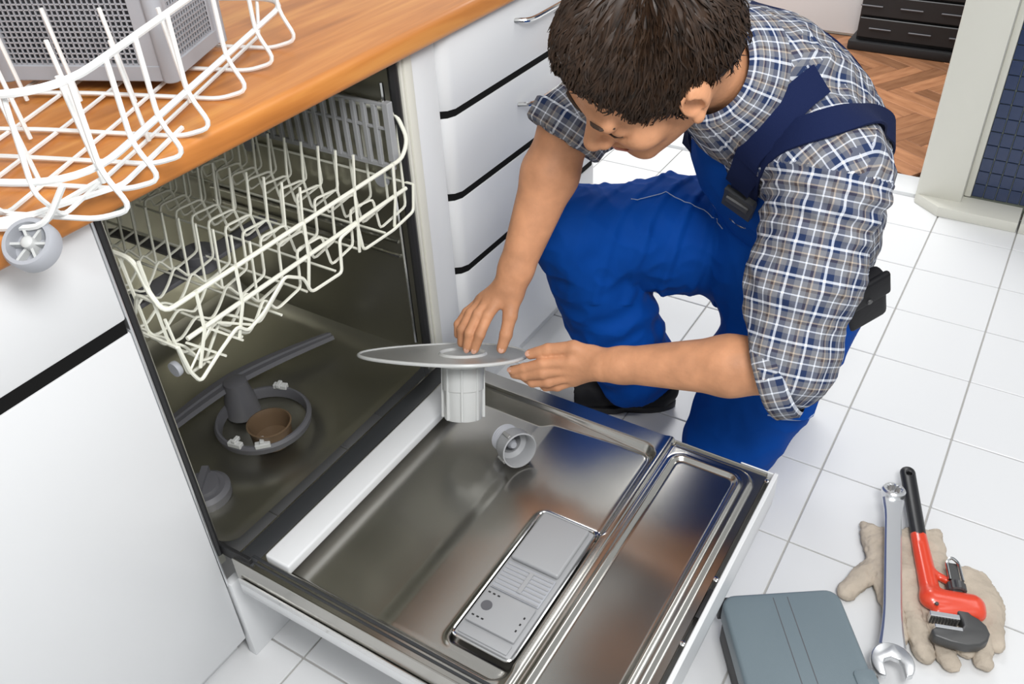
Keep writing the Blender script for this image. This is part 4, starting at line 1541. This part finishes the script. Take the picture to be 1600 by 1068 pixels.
for i in range(21):
    t = i / 20
    x = .019 + (LW - .045) * t
    hw = .0150 + .0065 * max(0, (t - .72) / .28) ** 2 + .005 * max(0, (.12 - t) / .12)
    sh_.append((x, hw))
mb = MB()
sect = [(-1, -.2), (-.8, -.55), (.8, -.55), (1, -.2), (1, .2), (.8, .55), (-.8, .55), (-1, .2)]
vs, fs = [], []
for x, hw in sh_:
    for a, b in sect:
        vs.append((x, a * hw, b * .0085))
for i in range(len(sh_) - 1):
    for j in range(8):
        fs.append((i * 8 + j, i * 8 + (j + 1) % 8, (i + 1) * 8 + (j + 1) % 8, (i + 1) * 8 + j))
fs += [tuple(range(8))[::-1], tuple((len(sh_) - 1) * 8 + j for j in range(8))]
put('shank', mb.add(vs, fs).mesh('shank', ang=30), M['satin'], cw, True)
jaw = []
Rj = .034
for k in range(25):
    a = math.radians(50 + (310 - 50) * k / 24)
    jaw.append((Rj * math.cos(a) * 1.05, Rj * math.sin(a)))
inn = [(.027, -.0150), (.004, -.0150), (-.004, -.012), (-.0085, 0), (-.004, .012), (.004, .0150), (.027, .0150)]
jaw = jaw + inn
Tj = Matrix.Translation((LW + .006, 0, 0)) @ Matrix.Rotation(math.radians(12), 4, 'Z')
put('open_jaw', MB().prism(jaw, -.006, .0065, Tj).mesh('open_jaw', .0022, 2, ang=50), M['satin'], cw, True)

# pipe wrench
pw_o = Vector((1.474, .027, .036))
ex = Vector((-.948, -.316, .02)).normalized()
ey = Vector((.316, -.948, 0)).normalized()
ez = Vector((0, 0, 1))
pw = thing('pipe_wrench', 'red pipe wrench with a black handle grip beside the chrome wrench', 'wrench', tuple(pw_o))
pw.matrix_world = Matrix(((ex.x, ey.x, -0 + ez.x, pw_o.x), (ex.y, ey.y, ez.y, pw_o.y), (ex.z, ey.z, ez.z, pw_o.z), (0, 0, 0, 1)))
f = SDF((-.02, -.05, -.03), (.22, .05, .03), .0022)
f.cone((.004, 0, 0), (.185, 0, 0), .0150, .0140, .006, flat=(0, 0, 1), sq=.78)
f.cone((.014, 0, -.03), (.014, 0, .03), .0052, .0052, .003, True)
f.plane((.187, 0, 0), (1, 0, 0))
V, F = f.mesh()
put('handle_grip', np_mesh('handle_grip', V, F), M['grip'], pw, True)
# red I-beam shank and head
f = SDF((.17, -.06, -.03), (.40, .13, .03), .0022)
f.cone((.17, 0, 0), (.315, .004, 0), .0145, .0175, .004, flat=(0, 0, 1), sq=.75)
f.cone((.20, 0, .0165), (.300, .003, .0185), .0060, .0065, .003, True)
f.cone((.20, 0, -.0165), (.300, .003, -.0185), .0060, .0065, .003, True)
f.cone((.316, .005, 0), (.320, .068, 0), .0200, .0225, .008, flat=(0, 0, 1), sq=.85)
f.cone((.342, .010, 0), (.335, .075, 0), .0100, .013, .008)
f.cone((.255, .010, 0), (.270, .034, 0), .007, .007, .006)
V, F = f.mesh()
rh = put('frame', np_mesh('frame', V, F), M['red'], pw, True)
put('rivet', MB().lathe([(0, .014), (.0035, .014), (.003, .0165), (0, .0168)], 12, Matrix.Translation((.338, .006, 0))).mesh('rivet'), M['iron'], rh, True)
put('heel_jaw', MB().box((.350, -.006, -.010), (.360, .042, .010)).mesh('heel_jaw', .001, 1), M['satin'], pw, True)
teeth = MB()
for q in range(9):
    teeth.box((.359, -.005 + q * .005, -.009), (.3625, -.0022 + q * .005, .009))
put('teeth', teeth.mesh('teeth', 0), M['iron'], pw, True)
hk = [(.278, .036), (.278, .054), (.345, .060), (.352, .072), (.364, .082), (.380, .085), (.395, .079), (.406, .066), (.411, .045), (.409, .020), (.402, -.006), (.390, -.009), (.383, .0), (.383, .030), (.379, .040), (.370, .045), (.360, .044), (.345, .038)]
put('hook_jaw', MB().prism(hk, -.011, .011).mesh('hook_jaw', .004, 3, ang=50), M['iron'], pw, True)
put('jaw_face', MB().box((.378, -.002, -.0095), (.3845, .042, .0125)).mesh('jaw_face', .001, 1), M['satin'], pw, True)
Tn = Matrix.Translation((.288, .048, .002)) @ Matrix.Rotation(PI / 2, 4, 'Y')
nut = MB()
nr = 28
vs, fs = [], []
for i in range(nr):
    a = 2 * PI * i / nr
    r = .0165 if i % 2 else .0148
    for z in (-.010, -.008, .008, .010):
        rr_ = r if abs(z) < .009 else .0125
        vs.append(Tn @ Vector((rr_ * math.cos(a), rr_ * math.sin(a), z)))
for i in range(nr):
    for j in range(3):
        fs.append((i * 4 + j, i * 4 + j + 1, ((i + 1) % nr) * 4 + j + 1, ((i + 1) % nr) * 4 + j))
fs += [tuple(i * 4 for i in range(nr)), tuple(i * 4 + 3 for i in range(nr))[::-1]]
put('nut', nut.add(vs, fs).mesh('nut', ang=20), M['iron'], pw, True)
put('threaded_shank', MB().box((.235, .040, -.009), (.282, .056, .009)).mesh('threaded_shank', .001, 1), M['iron'], pw, True)
put('spring_loop', MB().tube(fillet([(.276, .037, .011), (.238, .036, .013), (.226, .046, .014), (.238, .057, .013), (.276, .059, .011)], .012, 5), .0028, 8).mesh('spring_loop'), M['chrome'], pw, True)

# toolbox lid, lower right
tb_o = Vector((1.066, .068, 0))
u1, u2 = Vector((-.561, .827, 0)).normalized(), Vector((-.827, -.561, 0)).normalized()
tb = thing('toolbox', 'grey-blue plastic toolbox on the tiles beside the dishwasher door', 'toolbox', tuple(tb_o))
tb.matrix_world = Matrix(((u2.x, u1.x, 0, tb_o.x), (u2.y, u1.y, 0, tb_o.y), (0, 0, 1, 0), (0, 0, 0, 1)))


def rr_out(x0, y0, x1, y1, r, n=6):
    o = []
    for cx, cy, a0 in ((x1 - r, y1 - r, 0), (x0 + r, y1 - r, 90), (x0 + r, y0 + r, 180), (x1 - r, y0 + r, 270)):
        for k in range(n + 1):
            a = math.radians(a0 + 90 * k / n)
            o.append((cx + r * math.cos(a), cy + r * math.sin(a)))
    return o


put('case', MB().prism(rr_out(.004, .004, .40, .196, .02), .0, .055).mesh('case', .004, 2), M['black'], tb, True)
ld = put('lid', MB().prism(rr_out(0, 0, .404, .20, .024), .056, .100).mesh('lid', .007, 3), M['case'], tb, True)
for y in (.088, .112):
    put('groove', MB().box((.012, y, .0995), (.39, y + .0015, .1003)).mesh('groove', 0), M['greyd'], ld, True)
put('latch', MB().box((.12, -.006, .035), (.17, .003, .082)).mesh('latch', .002, 2), M['dark'], tb, True)
put('latch', MB().box((-.006, .172, .035), (.003, .199, .085)).mesh('latch', .002, 2), M['dark'], tb, True)
put('corner_pad', MB().prism(rr_out(.155, -.004, .20, .03, .008), .06, .1035).mesh('corner_pad', .003, 2), M['case'], tb, True)
